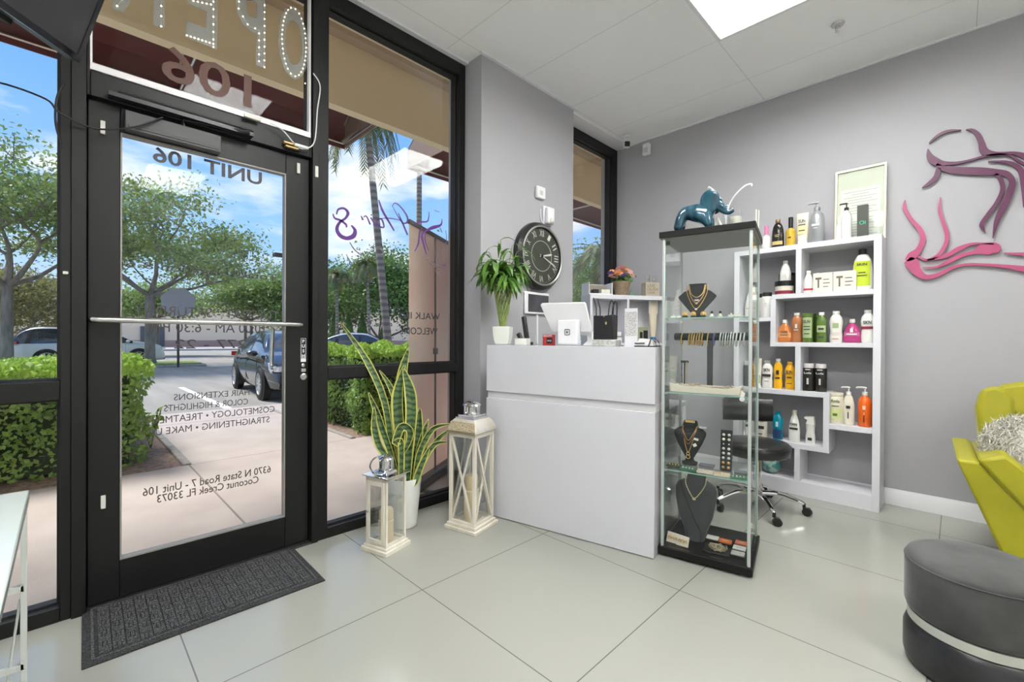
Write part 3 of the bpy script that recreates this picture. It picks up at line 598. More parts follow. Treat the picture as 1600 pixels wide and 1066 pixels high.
# ------------------------------------------------------------------ cars (x forward, built at origin)
TYRE = mat('tyre', (.012,.012,.013), .8); RIM = mat('alloy', (.62,.62,.63), .3, metal=.8); CARG = mat('car_glass', (.02,.025,.03), .06, spec=.8, coat=.6)
def car(label, loc, rz, paint, L=4.45, W=1.80, H=1.44, suv=False, group=None):
    t = thing('car', label, 'car', loc, rz, group); hl = L/2; wb = L*.303; wr = .325 if not suv else .36
    belt = .88 if not suv else 1.02; roof = H
    # stations: x, bonnet/deck height, half width at belt, sill z, roof flag
    if not suv: top = [(-hl,.62),(-hl+.06,.90),(-hl+.30,.97),(-hl+.55,1.08),(-hl+1.05,1.36),(-hl+1.6,H),(-.2,H+.005),(.25,H-.03),(.65,1.30),(1.22,.99),(1.55,.93),(hl-.28,.78),(hl-.08,.62),(hl,.45)]
    else: top = [(-hl,.75),(-hl+.05,1.10),(-hl+.18,1.42),(-hl+.6,H-.02),(-hl+1.4,H),(-.2,H),(.3,H-.05),(.72,1.42),(1.22,1.10),(1.55,1.05),(hl-.22,.92),(hl-.06,.70),(hl,.50)]
    V = []; Fb = []; nst = 0; xs = []
    P = catmull(top, 4)
    rows = 11
    for x, zt in P:
        e = max(0, (abs(x)-hl+.75)/.75); hw = W/2*(1-.17*e*e); sill = .20+.06*e
        bl = min(zt-.02, belt-.02*abs(x)); tum = max(0, zt-bl)
        hr = hw-.05-tum*.42
        sec = [(0,sill-.02),(hw-.12,sill-.02),(hw-.03,sill+.05),(hw,(sill+bl)*.45+.06),(hw-.005,bl-.12),(hw-.035,bl),(hw-.05-tum*.30,bl+tum*.68),(hr,bl+tum*.90),(hr-.07,zt-.012),(hr*.55,zt+.006),(0,zt+.012)]
        xs.append((x, zt, bl)); V += [(x, -y, z) for y, z in sec]; nst += 1
    mir = [(v[0], -v[1], v[2]) for v in V]; off = len(V)
    body = B(); body.use(paint); body.add(V+mir, [])
    def addf(f, m):
        body.use(m); body.f.append(f); body.mi.append(body.cur)
    for i in range(nst-1):
        x, zt, bl = xs[i]; x2, zt2, bl2 = xs[i+1]; xm = (x+x2)/2
        for k in range(rows-1):
            m = paint; cab = zt-bl > .10 and zt2-bl2 > .10
            if cab and k in (5, 6): m = CARG
            slope = abs(zt2-zt)/(abs(x2-x)+1e-6)
            if cab and k in (8, 9) and slope > .35 and max(zt, zt2) > belt+.10: m = CARG
            if m is CARG and k in (5, 6) and (abs(xm+.02) < .045 or abs(xm+.98) < .05): m = BLACK
            a = i*rows+k; q = (a, a+1, a+rows+1, a+rows); addf(q, m); addf(tuple(off+j for j in q[::-1]), m)
    body.use(paint); body.f.append(tuple(range(rows-1,-1,-1))); body.mi.append(body.cur); body.f.append(tuple((nst-1)*rows+k for k in range(rows))); body.mi.append(body.cur)
    body.f.append(tuple(off+k for k in range(rows))); body.mi.append(body.cur); body.f.append(tuple(off+(nst-1)*rows+k for k in range(rows-1,-1,-1))); body.mi.append(body.cur)
    body.build('body', None, t, angle=50)
    for sx in (1, -1):
        for sy in (1, -1):
            arch = B().lathe([(wr+.055,0),(wr+.055,.014)], seg=28, M=Matrix.Translation((sx*wb, sy*(W/2-.012), wr)) @ Matrix.Rotation(R(90)*-sy,4,'X')); arch.build('wheel_arch', GASK, t)
            wl = B().lathe([(wr-.10,-.18),(wr-.01,-.18),(wr,-.16),(wr,-.02),(wr-.02,0),(wr-.10,.005)], seg=32, cap=False, M=Matrix.Translation((sx*wb, sy*(W/2+.030), wr)) @ Matrix.Rotation(R(90)*-sy,4,'X')).build('tyre', TYRE, t)
            rm = B(); MM = Matrix.Translation((sx*wb, sy*(W/2+.027), wr)) @ Matrix.Rotation(R(90)*-sy,4,'X')
            rm.lathe([(wr-.095,-.02),(wr-.085,.006),(wr-.115,.006),(wr-.125,-.03)], seg=32, M=MM, cap=False).lathe([(.05,-.03),(.05,.0),(.03,.008)], seg=16, M=MM)
            for k in range(10):
                a = 6.283*k/10; rm.box(.03, wr-.10, -.020, .020, -.022, -.002, MM @ Matrix.Rotation(a,4,'Z'))
            rm.build('rim', RIM, wl)
            B().lathe([(wr-.11,-.034),(wr-.11,-.030)], seg=24, M=MM).build('brake_shadow', BLACK, wl)
    for sy in (1, -1):
        B().sph((1.02 if not suv else 1.05, sy*(W/2+.08), belt+.06), .10, 12, 8, (.8,1.1,.65)).build('mirror', paint, t)
        B().prism([(hl-.62,.74 if not suv else .86),(hl-.18,.58 if not suv else .70),(hl-.10,.64 if not suv else .76),(hl-.40,.78 if not suv else .92)], .02, (0, sy*(W/2-.055)-.01, 0), (1,0,0), (0,0,1), (0,1,0)).cb((hl-.12, sy*(W/2-.26), .66 if not suv else .78), (.14,.34,.09), rz=-sy*.45).build('headlight', mat('lamp_glass', (.75,.77,.80), .08, coat=.5), t)
        B().cb((-hl+.10, sy*(W/2-.20), .86 if not suv else 1.02), (.16,.30,.11), rz=sy*.4).build('tail_light', mat('red_lens', (.45,.02,.02), .1, coat=.5), t)
        B().box(-hl+1.35,-hl+1.52, sy*(W/2-.004)-.008, sy*(W/2-.004)+.008, belt-.13, belt-.10).box(-.10,.08, sy*(W/2-.004)-.008, sy*(W/2-.004)+.008, belt-.13, belt-.10).build('door_handle', paint, t)
        B().box(-1.15,-1.145, sy*(W/2-.006)-.006, sy*(W/2-.006)+.006, .32, belt-.05).box(-.105,-.10, sy*(W/2-.006)-.006, sy*(W/2-.006)+.006, .30, belt-.05).box(.98,.985, sy*(W/2-.006)-.006, sy*(W/2-.006)+.006, .32, belt-.05).build('door_gap', GASK, t)
        B().tube([(-hl+.85, sy*(W/2-.10), belt+.17),(-.9, sy*(W/2-.055), belt+.012),(.9, sy*(W/2-.045), belt+.008)], .008, 5).build('window_trim', CHROME, t)
    B().cb((hl-.03,0,.42),(.06,1.1,.20)).build('grille', BLACK, t); B().cb((hl-.02,0,.30),(.06,1.5,.05)).build('bumper_lip', BLACK, t)
    return t
BP = mat('black_car_paint', (.022,.022,.026), .10, coat=.8); WP = mat('white_car_paint', (.70,.71,.72), .2, coat=.6); GP_ = mat('grey_blue_car_paint', (.22,.26,.34), .2, coat=.6)
car('glossy black sedan parked nose in at the walkway', (-11.35, 3.78, ZA), R(-4), BP)
car('white suv parked beyond the grass median with the tree', (-26.9, .85, ZA), R(90), WP, 4.75, 1.84, 1.66, True)
car('pale grey car with only its roof above the hedge', (-19.4, 9.6, ZA), R(60), mat('silver_car_paint', (.36,.40,.46), .25, coat=.5), 4.5, 1.8, 1.5)

# ------------------------------------------------------------------ roll up banner seen from behind
bn = thing('roll_up_banner', 'tall pink portrait roll-up banner seen from behind outside the right window', 'banner', (-2.80, 1.745, 0), R(121.6))
# local x runs along the banner away from its near left end
BNM = leafmat('banner_print', (.90,.80,.68), (.86,.64,.56), 1.5, .5)
B().box(0, .85, -.002, .002, .09, 1.985).build('banner_sheet', BNM, bn, smooth=False)
B().box(-.01, .86, -.012, .012, 1.98, 2.01).build('top_rail', mat('dark_rail', (.10,.09,.085), .4), bn)
B().box(-.02, .87, -.055, .055, .012, .085).build('base_cassette', MAT['dark_rail'], bn, bevel=.01)
B().box(.12, .15, -.16, .16, 0, .014).box(.70, .73, -.16, .16, 0, .014).build('foot', MAT['dark_rail'], bn)
B().tube([(.42,-.03,.05),(.42,-.022,1.99)], .008, 8).cb((.42,-.028,1.05),(.03,.03,.05)).build('pole', MAT['dark_rail'], bn)
# ================================================================== LIGHT FIXTURES
DIFF = mat('prismatic_diffuser', (.9,.9,.88), .3, emit=(1,.985,.95), es=TROFFER)
nt = DIFF.node_tree; bs = nt.nodes['Principled BSDF']; tc = nt.nodes.new('ShaderNodeTexCoord'); ck = nt.nodes.new('ShaderNodeTexChecker'); ck.inputs['Scale'].default_value = 62
ck.inputs[1].default_value = (1,1,.98,1); ck.inputs[2].default_value = (.70,.70,.68,1); nt.links.new(tc.outputs['Object'], ck.inputs[0]); nt.links.new(ck.outputs[0], bs.inputs['Emission Color'])
def troffer(cx, cy, label):
    t = thing('ceiling_light', label, 'ceiling light', (cx, cy, ZC), 0, 'ceiling light panels')
    b = B()
    for q in ((-.61,-.585,-.305,.305), (.585,.61,-.305,.305), (-.585,.585,-.305,-.28), (-.585,.585,.28,.305)): b.box(q[0], q[1], q[2], q[3], -.016, -.001)
    b.build('frame', WHITE, t, bevel=.003)
    B().box(-.585,.585,-.28,.28,-.008,-.002).build('diffuser', DIFF, t, smooth=False)
    g = B(); [g.box(-.585+.0234*i-.0012, -.585+.0234*i+.0012, -.28, .28, -.0105, -.0085) for i in range(1, 50)]; [g.box(-.585, .585, -.28+.0233*i-.0012, -.28+.0233*i+.0012, -.0110, -.0087) for i in range(1, 24)]
    g.build('prism_grid', mat('pale_plastic_grid', (.62,.62,.60), .5), t)
troffer(-.531, 2.768, 'prismatic white ceiling light panel at the top edge of the picture')
for xx, yy, lb in ((-.531,.94,'ceiling light panel above the camera'), (-.531,-.89,'added unseen ceiling light panel behind the camera'), (1.909,.94,'added unseen ceiling light panel at the right of the room')): troffer(xx, yy, lb)  # behind the camera and at right: unseen panels, added to light the room
sk = thing('fire_sprinkler', 'small round chrome fire sprinkler head in the ceiling', 'sprinkler', (-.545, 3.44, ZC))
B().lathe([(.030,-.001),(.036,-.004),(.033,-.012),(.012,-.015)], seg=24).build('escutcheon', STEEL, sk)
B().lathe([(.009,-.014),(.008,-.030),(.004,-.032)], seg=12).tube([(.012,0,-.016),(.014,0,-.035),(.004,0,-.048)], .0025, 6).tube([(-.012,0,-.016),(-.014,0,-.035),(-.004,0,-.048)], .0025, 6).lathe([(.004,-.046),(.016,-.050),(.016,-.053)], seg=12).build('sprinkler_head', CHROME, sk)
cmx = thing('security_camera', 'small square black faced security camera in the ceiling corner by the narrow window', 'camera', (-2.30, 3.86, 3.143))
B().lathe([(.035,0),(.035,-.012),(.012,-.016)], seg=20).tube([(0,0,-.01),(0,0,-.05),(.01,-.01,-.075)], .009, 8).build('mount', WHITE, cmx)
B().cb((.02,-.02,-.10),(.055,.045,.055), rz=R(45)).build('camera_body', WHITE, cmx, bevel=.008)
B().cb((.037,-.037,-.10),(.050,.004,.050), rz=R(45)).build('lens_face', BLKG, cmx, bevel=.008)
ms = thing('motion_sensor', 'white motion sensor on the back wall at the ceiling corner', 'sensor', (-2.20, 4.085, 3.05))
B().cb((0,0,0),(.075,.05,.115)).build('sensor_body', WHITE, ms, bevel=.010); B().cb((0,-.026,-.015),(.050,.004,.05)).build('lens', mat('offwhite_plastic'), ms, bevel=.002)

# ================================================================== TV top left
tv = thing('wall_television', 'black flat television hanging at the top left corner, tilted down', 'television', (-2.235, .026, 2.135))
e1 = Vector((.76,-.65,0)); mh = Vector((.65,.76,0)); th = R(20)
upv = Vector((0,0,1))*math.cos(th)+mh*math.sin(th); nv = e1.cross(upv)
if nv.dot(mh) < 0: nv = -nv
W_, H_ = 1.10, .63
def tvbox(b, a0, a1, h0, h1, n0, n1):
    vs = [tuple(e1*a+upv*h+nv*n) for n in (n0, n1) for a, h in ((a0,h0),(a1,h0),(a1,h1),(a0,h1))]
    return b.add(vs, [(0,3,2,1),(4,5,6,7),(0,1,5,4),(1,2,6,5),(2,3,7,6),(3,0,4,7)])
tvbox(B(), 0, W_, 0, H_, -.045, 0).build('housing', BLACK, tv, bevel=.004)
bz = B(); [tvbox(bz, *q, 0, .006) for q in ((0,W_,0,.022),(0,W_,H_-.016,H_),(0,.016,.022,H_-.016),(W_-.016,W_,.022,H_-.016))]; bz.build('bezel', BLKG, tv)
tvbox(B(), .016, W_-.016, .022, H_-.016, 0, .003).build('screen', mat('tv_screen', (.03,.03,.032), .12, coat=.6), tv)
tvbox(B(), .18, .42, -.012, .035, -.075, -.045).build('speaker_grille', GASK, tv)
b = B(); c0 = e1*.55+upv*.32-nv*.05; b.tube([c0, c0-nv*.10, c0-nv*.14+Vector((0,0,.95-.32))], .022, 8); b.build('ceiling_bracket', BLACK, tv)

# ================================================================== LEFT WHITE CONSOLE
cs = thing('console_table', 'white glass panelled console table at the bottom left corner', 'table', (-1.12, -.48, 0))
WG = mat('white_metal', (.58,.60,.57), .3); FG = glass('pale_frosted_glass', (.86,.92,.90), .8, .12, .06)
# far right corner of the top at (-1.70,-.067)
B().box(-.58, .60, -.42, .412, .730, .752).build('tabletop', mat('white_glass_top', (.55,.60,.58), .12, coat=.4), cs, bevel=.003)
lg = [(-.565,.402),(-.565,.352),(.58,.402),(.58,-.40),(-.565,-.40)]
for i, (x, y) in enumerate(lg): B().box(x-.007, x+.007, y-.006, y+.006, 0, .73).build('leg', WG, cs, bevel=.001)
for z in (.10,.30,.50): 
    B().box(-.572,-.558,-.40,.402,z,z+.014).build('rail', WG, cs); B().box(.573,.587,-.40,.402,z,z+.014).build('rail', WG, cs)
B().box(-.567,-.563,-.395,.350,.02,.725).build('glass_panel', FG, cs, smooth=False)
B().tube([(-.565,.358,.12),(-.565,.396,.48)], .003, 5).build('brace', WG, cs)

# ================================================================== DOOR MAT
mt = thing('door_mat', 'dark grey woven pattern rubber backed door mat in front of the door', 'mat', (-2.345, .455, 0), R(-1.2))
B().box(-.232,.232,-.415,.415,0,.007).build('mat_border', mat('mat_edge', (.018,.019,.02), .9, noise=(200,(.06,.06,.063),.4,.6), bump=(300,.8)), mt, bevel=.003)
b = B()
for i in range(9):
    for j in range(19):
        x = -.185+.370*(i+.5)/9; y = -.372+.744*(j+.5)/19
        if (i+j) % 2:
            for k in (-1,0,1): b.box(x-.0185,x+.0185,y+.0125*k-.0045,y+.0125*k+.0045,.007,.0135-.001*abs(k))
        else:
            for k in (-1,0,1): b.box(x+.0125*k-.0045,x+.0125*k+.0045,y-.0175,y+.0175,.007,.0145-.001*abs(k))
for q in ((-.206,-.198,-.39,.39),(.198,.206,-.39,.39),(-.198,.198,-.39,-.382),(-.198,.198,.382,.39)): b.box(*q,.007,.0105)
b.build('mat_pile', mat('mat_pile', (.03,.032,.034), .95, noise=(260,(.20,.205,.21),.38,.66), bump=(420,1.0)), mt)

# ================================================================== LANTERNS
LW = mat('distressed_white_wood', (.60,.55,.45), .6, noise=(14,(.70,.66,.57),.3,.6,(1,1,.25)), bump=(60,.2)); WAX = mat('ivory_wax', (.72,.60,.38), .5); TIN = mat('weathered_tin', (.50,.46,.38), .45, metal=.4, noise=(9,(.62,.60,.54),.35,.65), bump=(50,.4))
LGL = glass('lantern_glass', (.985,.992,.985), .35, base=.0)
t = thing('lantern', 'small white wooden candle lantern with a flat chrome lid and ring handle', 'lantern', (-2.219, 1.245, 0), R(16), 'white candle lanterns')
B().box(-.094,.094,-.094,.094,0,.022).box(-.084,.084,-.084,.084,.022,.036).build('base', LW, t, bevel=.002)
b = B()
for sx in (-1,1):
    for sy in (-1,1): b.box(sx*.075-.011*(1+sx)/2-.0*sx, sx*.075+.011*(1-sx)/2, sy*.075-.011*(1+sy)/2, sy*.075+.011*(1-sy)/2, .036, .405)
b.box(-.075,.075,-.075,-.064,.385,.405).box(-.075,.075,.064,.075,.385,.405).box(.064,.075,-.064,.064,.385,.405).box(-.075,-.064,-.064,.064,.385,.405)
b.box(-.064,.064,-.075,-.064,.036,.050).box(-.064,.064,.064,.075,.036,.050).box(.064,.075,-.064,.064,.036,.050).box(-.075,-.064,-.064,.064,.036,.050).build('frame', LW, t)
b = B().box(-.062,-.044,-.082,-.074,.052,.383).box(.044,.062,-.082,-.074,.052,.383).box(-.044,.044,-.082,-.074,.052,.072).box(-.044,.044,-.082,-.074,.360,.383)
dd = b.build('door', LW, t, bevel=.001); B().lathe([(.006,0),(.006,.006),(.003,.010)], seg=12, M=Matrix.Translation((-.053,-.082,.215)) @ Matrix.Rotation(R(90),4,'X')).build('knob', CHROME, dd)
for q in ((-.044,.044,-.079,-.077),(-.064,.064,.068,.070)): B().box(q[0],q[1],q[2],q[3],.05,.385).build('glass_pane', LGL, t, smooth=False)
for q in ((-.070,-.068),(.068,.070)): B().box(q[0],q[1],-.064,.064,.05,.385).build('glass_pane', LGL, t, smooth=False)
B().box(-.090,.090,-.090,.090,.405,.411).lathe([(.062,.411),(.050,.425),(.030,.430)], seg=4, M=Matrix.Rotation(R(45),4,'Z')).build('lid', CHROME, t, bevel=.001)
b = B().lathe([(.042,.426),(.044,.434),(.038,.440)], seg=24).lathe([(.030,.436),(.030,.490)], seg=20).lathe([(.042,.486),(.044,.492),(.036,.502),(.018,.508),(.008,.514)], seg=24)
for k in range(10): a = 6.283*k/10; b.box(.031,.038,-.005,.005,.438,.488, Matrix.Rotation(a,4,'Z'))
b.build('chimney', CHROME, t)
b = B(); b.tube([(-.020+.055*math.cos(a), -.030+.045*math.sin(a), .455+.035*math.cos(a)*-.6+.03*math.sin(a)) for a in np.linspace(0,6.283,28)[:-1]], .0045, 8, closed=True); b.build('ring_handle', CHROME, t)
B().lathe([(.001,.036),(.040,.036),(.041,.150),(.034,.153),(.038,.160),(.038,.205),(.032,.215),(.002,.213)], seg=24).build('candle', WAX, t)

t = thing('lantern', 'tall distressed white wooden lantern with crossed bars beside the reception desk', 'lantern', (-2.112, 1.766, 0), R(13), 'white candle lanterns')
B().box(-.120,.120,-.120,.120,0,.020).box(-.108,.108,-.108,.108,.020,.038).build('base', LW, t, bevel=.003)
b = B()
for sx in (-1,1):
    for sy in (-1,1): b.box(min(sx*.098,sx*.080), max(sx*.098,sx*.080), min(sy*.098,sy*.080), max(sy*.098,sy*.080), .038, .585)
for z0, z1 in ((.038,.055),(.560,.585)): b.box(-.080,.080,-.098,-.084,z0,z1).box(-.080,.080,.084,.098,z0,z1).box(-.098,-.084,-.080,.080,z0,z1).box(.084,.098,-.080,.080,z0,z1)
b.build('frame', LW, t)
for k in range(4):
    M = Matrix.Rotation(R(90*k),4,'Z')
    for s in (-1,1):
        a = math.atan2(.505, .16*s); B().box(-.265,.265,-.004,.004,-.006,.006, M @ Matrix.Translation((0,-.091+.004*s,.3075)) @ Matrix.Rotation(-a,4,'Y')).build('cross_bar', LW, t)
    B().box(-.08,.08,-.084,-.082,.055,.56,M).build('glass_pane', LGL, t, smooth=False)
b = B().lathe([(.156,.585),(.156,.597),(.150,.612),(.128,.648),(.108,.664),(.095,.665)], seg=4, M=Matrix.Rotation(R(45),4,'Z')); b.build('roof', TIN, t, bevel=.004)
b = B(); [b.tube([(-.108,-.113,z),(.106,-.113,z)], .0045, 6) for z in (.588,.597)]; b.build('rope_trim', mat('rope_brown', (.25,.20,.13), .9), t)
b = B(); WV = [(-.107,.600,-.109),(.107,.600,-.109),(.090,.650,-.0925),(-.090,.650,-.0925)]; b.add([(x,y-.001,z) for x,z,y in WV]+[(x,y+.003,z) for x,z,y in WV], [(0,1,2,3),(7,6,5,4),(0,4,5,1),(1,5,6,2),(2,6,7,3),(3,7,4,0)]); b.build('woven_cover', mat('woven_straw', (.34,.26,.16), .85, noise=(70,(.56,.47,.33),.4,.6,(1,1,4)), bump=(120,.8)), t)
B().box(-.072,.072,-.072,.072,.664,.676).box(-.060,.060,-.060,.060,.676,.688).build('cap_plate', CHROME, t, bevel=.001)
b = B().lathe([(.046,.688),(.047,.698),(.040,.702)], seg=24).lathe([(.034,.700),(.034,.738)], seg=20).lathe([(.052,.736),(.058,.744),(.050,.755),(.030,.764),(.014,.768)], seg=28)
for k in range(12): a = 6.283*k/12; b.box(.036,.045,-.005,.005,.700,.738, Matrix.Rotation(a,4,'Z'))
b.build('chimney', CHROME, t)
B().lathe([(.001,.038),(.046,.038),(.047,.215),(.044,.222),(.040,.225),(.040,.300),(.036,.312),(.002,.310)], seg=24).build('candle', WAX, t)

# ================================================================== SNAKE PLANT
PX, PY = -2.405, 1.47
sp_ = thing('snake_plant', 'tall variegated snake plant in a white pot at the window', 'plant', (PX, PY, 0))
POT = mat('white_ceramic', (.74,.74,.71), .25)
B().lathe([(.070,0),(.078,.004),(.105,.285),(.105,.300),(.098,.300),(.094,.270),(.001,.268)], seg=36).build('pot', POT, sp_)
B().lathe([(.001,.262),(.093,.272),(.001,.274)], seg=24).build('soil', MULCH, sp_)
SG = wavebands(leafmat('snake_leaf', (.10,.19,.07), (.10,.19,.07), 3, .15, .35), (.02,.055,.025), 14, 'Z', .45, .6, 9)
SG2 = wavebands(mat('snake_leaf_centre', (.095,.165,.06), .35), (.022,.06,.028), 9, 'Z', .35, .9, 9); SY = mat('snake_leaf_margin', (.56,.53,.12), .4)
rv = Vector((.707,.707,0)); fv = Vector((-.707,.707,0))
def snake_leaf(path, wd, dep=0., twist=0.):
    """path: (side, height) in the plane facing the room, metres from the pot centre"""
    P = catmull([(p[0], p[1], (p[2] if len(p) > 2 else 0)) for p in path], 5); n = len(P); b = B(); vs = []; ml = []
    for i, (s, z, q) in enumerate(P):
        f = i/(n-1); w = wd*.86*(.55+.45*math.sin(min(1, f*1.7)*1.57))*(1 if f < .72 else max(0.02, (1-f)/.28)**.7)
        c = rv*s+fv*(dep*(1-f*.3)+q)+Vector((0,0,z)); i0 = max(i-1,0); i1 = min(i+1,n-1)
        d = Vector((P[i1][0]-P[i0][0], P[i1][1]-P[i0][1])).normalized(); a = twist*f
        lat = (rv*d.y-Vector((0,0,1))*d.x)*math.cos(a)+fv*math.sin(a); nrm = lat.cross(rv*d.x+Vector((0,0,1))*d.y)
        for u, h in ((-1,.18),(-.80,.04),(0,-.10),(.80,.04),(1,.18)): vs.append(c+lat*(w/2*u)+nrm*(w*h))
    b.v = [tuple(v) for v in vs]; b.mats = [SG2, SY]
    for i in range(n-1):
        for k in range(4): b.f.append((i*5+k, i*5+k+1, i*5+k+6, i*5+k+5)); b.mi.append(1 if k in (0,3) else 0)
    o = b.build('leaf', None, sp_); s = o.modifiers.new('thick', 'SOLIDIFY'); s.thickness = .003; return o
K = 2.74/695  # metres per pixel at the pot
def px(pts): return [((x-629)*K, 1.15-(y-531)*K) for x, y in pts]
def c6(*p): return px([(500+x/2.667, 450+y/2.667) for x, y in p])
snake_leaf([(.0,.27)]+c6((300,690),(265,480),(190,310),(80,150)), .045, -.02, .5)
snake_leaf([(.01,.27)]+c6((345,700),(335,600),(290,440),(235,350)), .040, .03, .3)
snake_leaf([(-.02,.27)]+c6((295,690),(262,600),(235,520),(200,440)), .050, -.04, -.2)
snake_leaf([(-.03,.27)]+c6((275,700),(245,650),(228,580),(225,500)), .050, -.05, .2)
snake_leaf([(.02,.27)]+c6((345,640),(330,500),(328,370),(355,256)), .075, .05, .2)
snake_leaf([(.01,.27)]+c6((345,700),(325,560),(322,440),(348,325)), .085, -.03, -.3)
snake_leaf([(.03,.27)]+c6((372,640),(380,520),(372,430),(345,340)), .080, -.05, .3)
snake_leaf([(.04,.27)]+c6((388,740),(402,640),(404,570),(408,505)), .060, .01, .1)
snake_leaf([(.0,.27)]+c6((320,700),(300,620),(290,540),(292,470)), .045, .02, .2)
snake_leaf([(.05,.27)]+c6((395,790),(412,690),(465,590),(540,568)), .042, -.03, .6)
snake_leaf([(.05,.27)]+c6((400,800),(430,720),(475,650),(528,640)), .040, -.06, .6)
snake_leaf([(.05,.27)]+c6((392,780),(402,690),(425,610),(442,555)), .038, .02, .3)
snake_leaf([(.05,.27)]+c6((395,800),(440,700),(490,630),(545,590)), .036, .01, .5)
snake_leaf([(.04,.27)]+c6((390,820),(412,770),(430,690),(452,600)), .034, -.02, .4)
snake_leaf([(.0,.27)]+c6((345,640),(322,640),(345,575),(378,590),(372,640),(345,695)), .055, -.085, .3)
snake_leaf([(.02,.27)]+c6((362,760),(358,640),(352,540)), .070, .03, .2)
snake_leaf([(.06,.27)]+c6((400,800),(420,740),(455,660)), .045, -.07, .4)

# ================================================================== RECEPTION DESK
A12 = R(12); CO = (-2.178, 1.943, 0)
ds = thing('reception_desk', 'glossy white reception desk with a horizontal reveal', 'desk', CO, A12)
B().box(0,1.090,0,.30,.812,1.112).build('upper_panel', LACQ, ds, bevel=.002)
B().box(0,1.090,0,.30,.004,.768).build('lower_panel', LACQ, ds, bevel=.002)
B().box(.004,1.091,.012,.296,.768,.812).build('reveal', mat('reveal_grey', (.55,.55,.56), .4), ds)
B().box(.28,1.085,.30,.78,.715,.745).build('worktop', mat('grey_worktop', (.45,.45,.48), .3), ds, bevel=.003)
B().box(1.055,1.085,.30,.78,.004,.715).build('end_panel', LACQ, ds)
def onc(u, v, z=1.112): return (CO[0]+math.cos(A12)*u-math.sin(A12)*v, CO[1]+math.sin(A12)*u+math.cos(A12)*v, z)

# lucky bamboo
t = thing('lucky_bamboo', 'bushy lucky bamboo with woven stalks in a square white pot on the desk', 'plant', onc(.060,.10), A12)
B().lathe([(.050,0),(.062,.006),(.076,.060),(.080,.120),(.074,.120),(.070,.10),(.001,.10)], seg=4, M=Matrix.Rotation(R(45+20),4,'Z')).build('pot', mat('sage_white_ceramic', (.70,.72,.66), .3), t, bevel=.012)
B().lathe([(.001,.10),(.048,.104),(.001,.106)], seg=12).build('pebbles', mat('pebble', (.35,.30,.22), .8), t)
BM = mat('bamboo_stalk', (.20,.28,.07), .45, noise=(20,(.30,.36,.12),.4,.6)); stalks = B(); ends = []
for k in range(12):
    for s in (-1, 1):
        a0 = 6.283*k/12; pts = []
        for i in range(9):
            f = i/8; a = a0+s*f*2.2; rr = .014+.052*f; pts.append((rr*math.cos(a), rr*math.sin(a), .10+f*.30))
        stalks.tube(pts, .0042, 6)
        if s == 1: ends.append(pts[-1])
stalks.build('stalks', BM, t)
LFB = leafmat('bamboo_leaf', (.06,.17,.025), (.17,.33,.06), 9, .3, .35); b = B(); rb = random.Random(5); tw = B()
def blade(b, p, d, L, w, curl=1.0):
    d = Vector(d).normalized(); side = d.cross(Vector((0,0,1))); side = side.normalized() if side.length > .05 else Vector((1,0,0)); vs = []; q = Vector(p); dd = d.copy(); n = 7
    for i in range(n):
        f = i/(n-1); ww = w*math.sin(math.pi*min(.98, .12+f*.88))**.8; up_ = side.cross(dd).normalized()
        vs += [q-side*ww/2+up_*ww*.12, q, q+side*ww/2+up_*ww*.12]; q = q+dd*L/(n-1); dd = (dd+Vector((0,0,-.32*curl))).normalized()
    b.add(vs, [(i*3+k, i*3+k+1, i*3+k+4, i*3+k+3) for i in range(n-1) for k in range(2)])
for k, e_ in enumerate(ends*2):
    top = Vector(e_)+Vector((rb.uniform(-.03,.03), rb.uniform(-.03,.03), rb.uniform(.03,.14))); tw.tube([e_, top], .003, 5)
    for j in range(8):
        a = rb.uniform(0, 6.283); blade(b, top+Vector((0,0,rb.uniform(-.07,.02))), (math.cos(a), math.sin(a), rb.uniform(.1,1.1)), rb.uniform(.13,.20), rb.uniform(.024,.036), rb.uniform(1.0,2.0))
for tip, a in (((-.11,0,.62), 2.8), ((-.02,.0,.70), .4), ((.12,-.02,.60), .2), ((-.13,.02,.55), 3.3), ((.05,.03,.66), 1.)):
    tw.tube(catmull([(.0,0,.38), (tip[0]*.6, tip[1]*.6, .52), tip], 4), .0028, 5)
    for j in range(4): blade(b, Vector(tip)-Vector((0,0,.03*j)), (math.cos(a+j*1.9), math.sin(a+j*1.9), .5), .17, .024, 1.4)
ca_, sa_ = math.cos(A12), math.sin(A12); ox_ = t.location.x; nv_ = []
for v in b.v:
    wx = ox_+ca_*v[0]-sa_*v[1]; dx_ = max(0, -2.352-wx); nv_.append((v[0]+ca_*dx_, v[1]-sa_*dx_, v[2]))
b.v = nv_; lf = b.build('leaves', LFB, t); lf['kind'] = 'stuff'; tw.build('stems', BM, t)

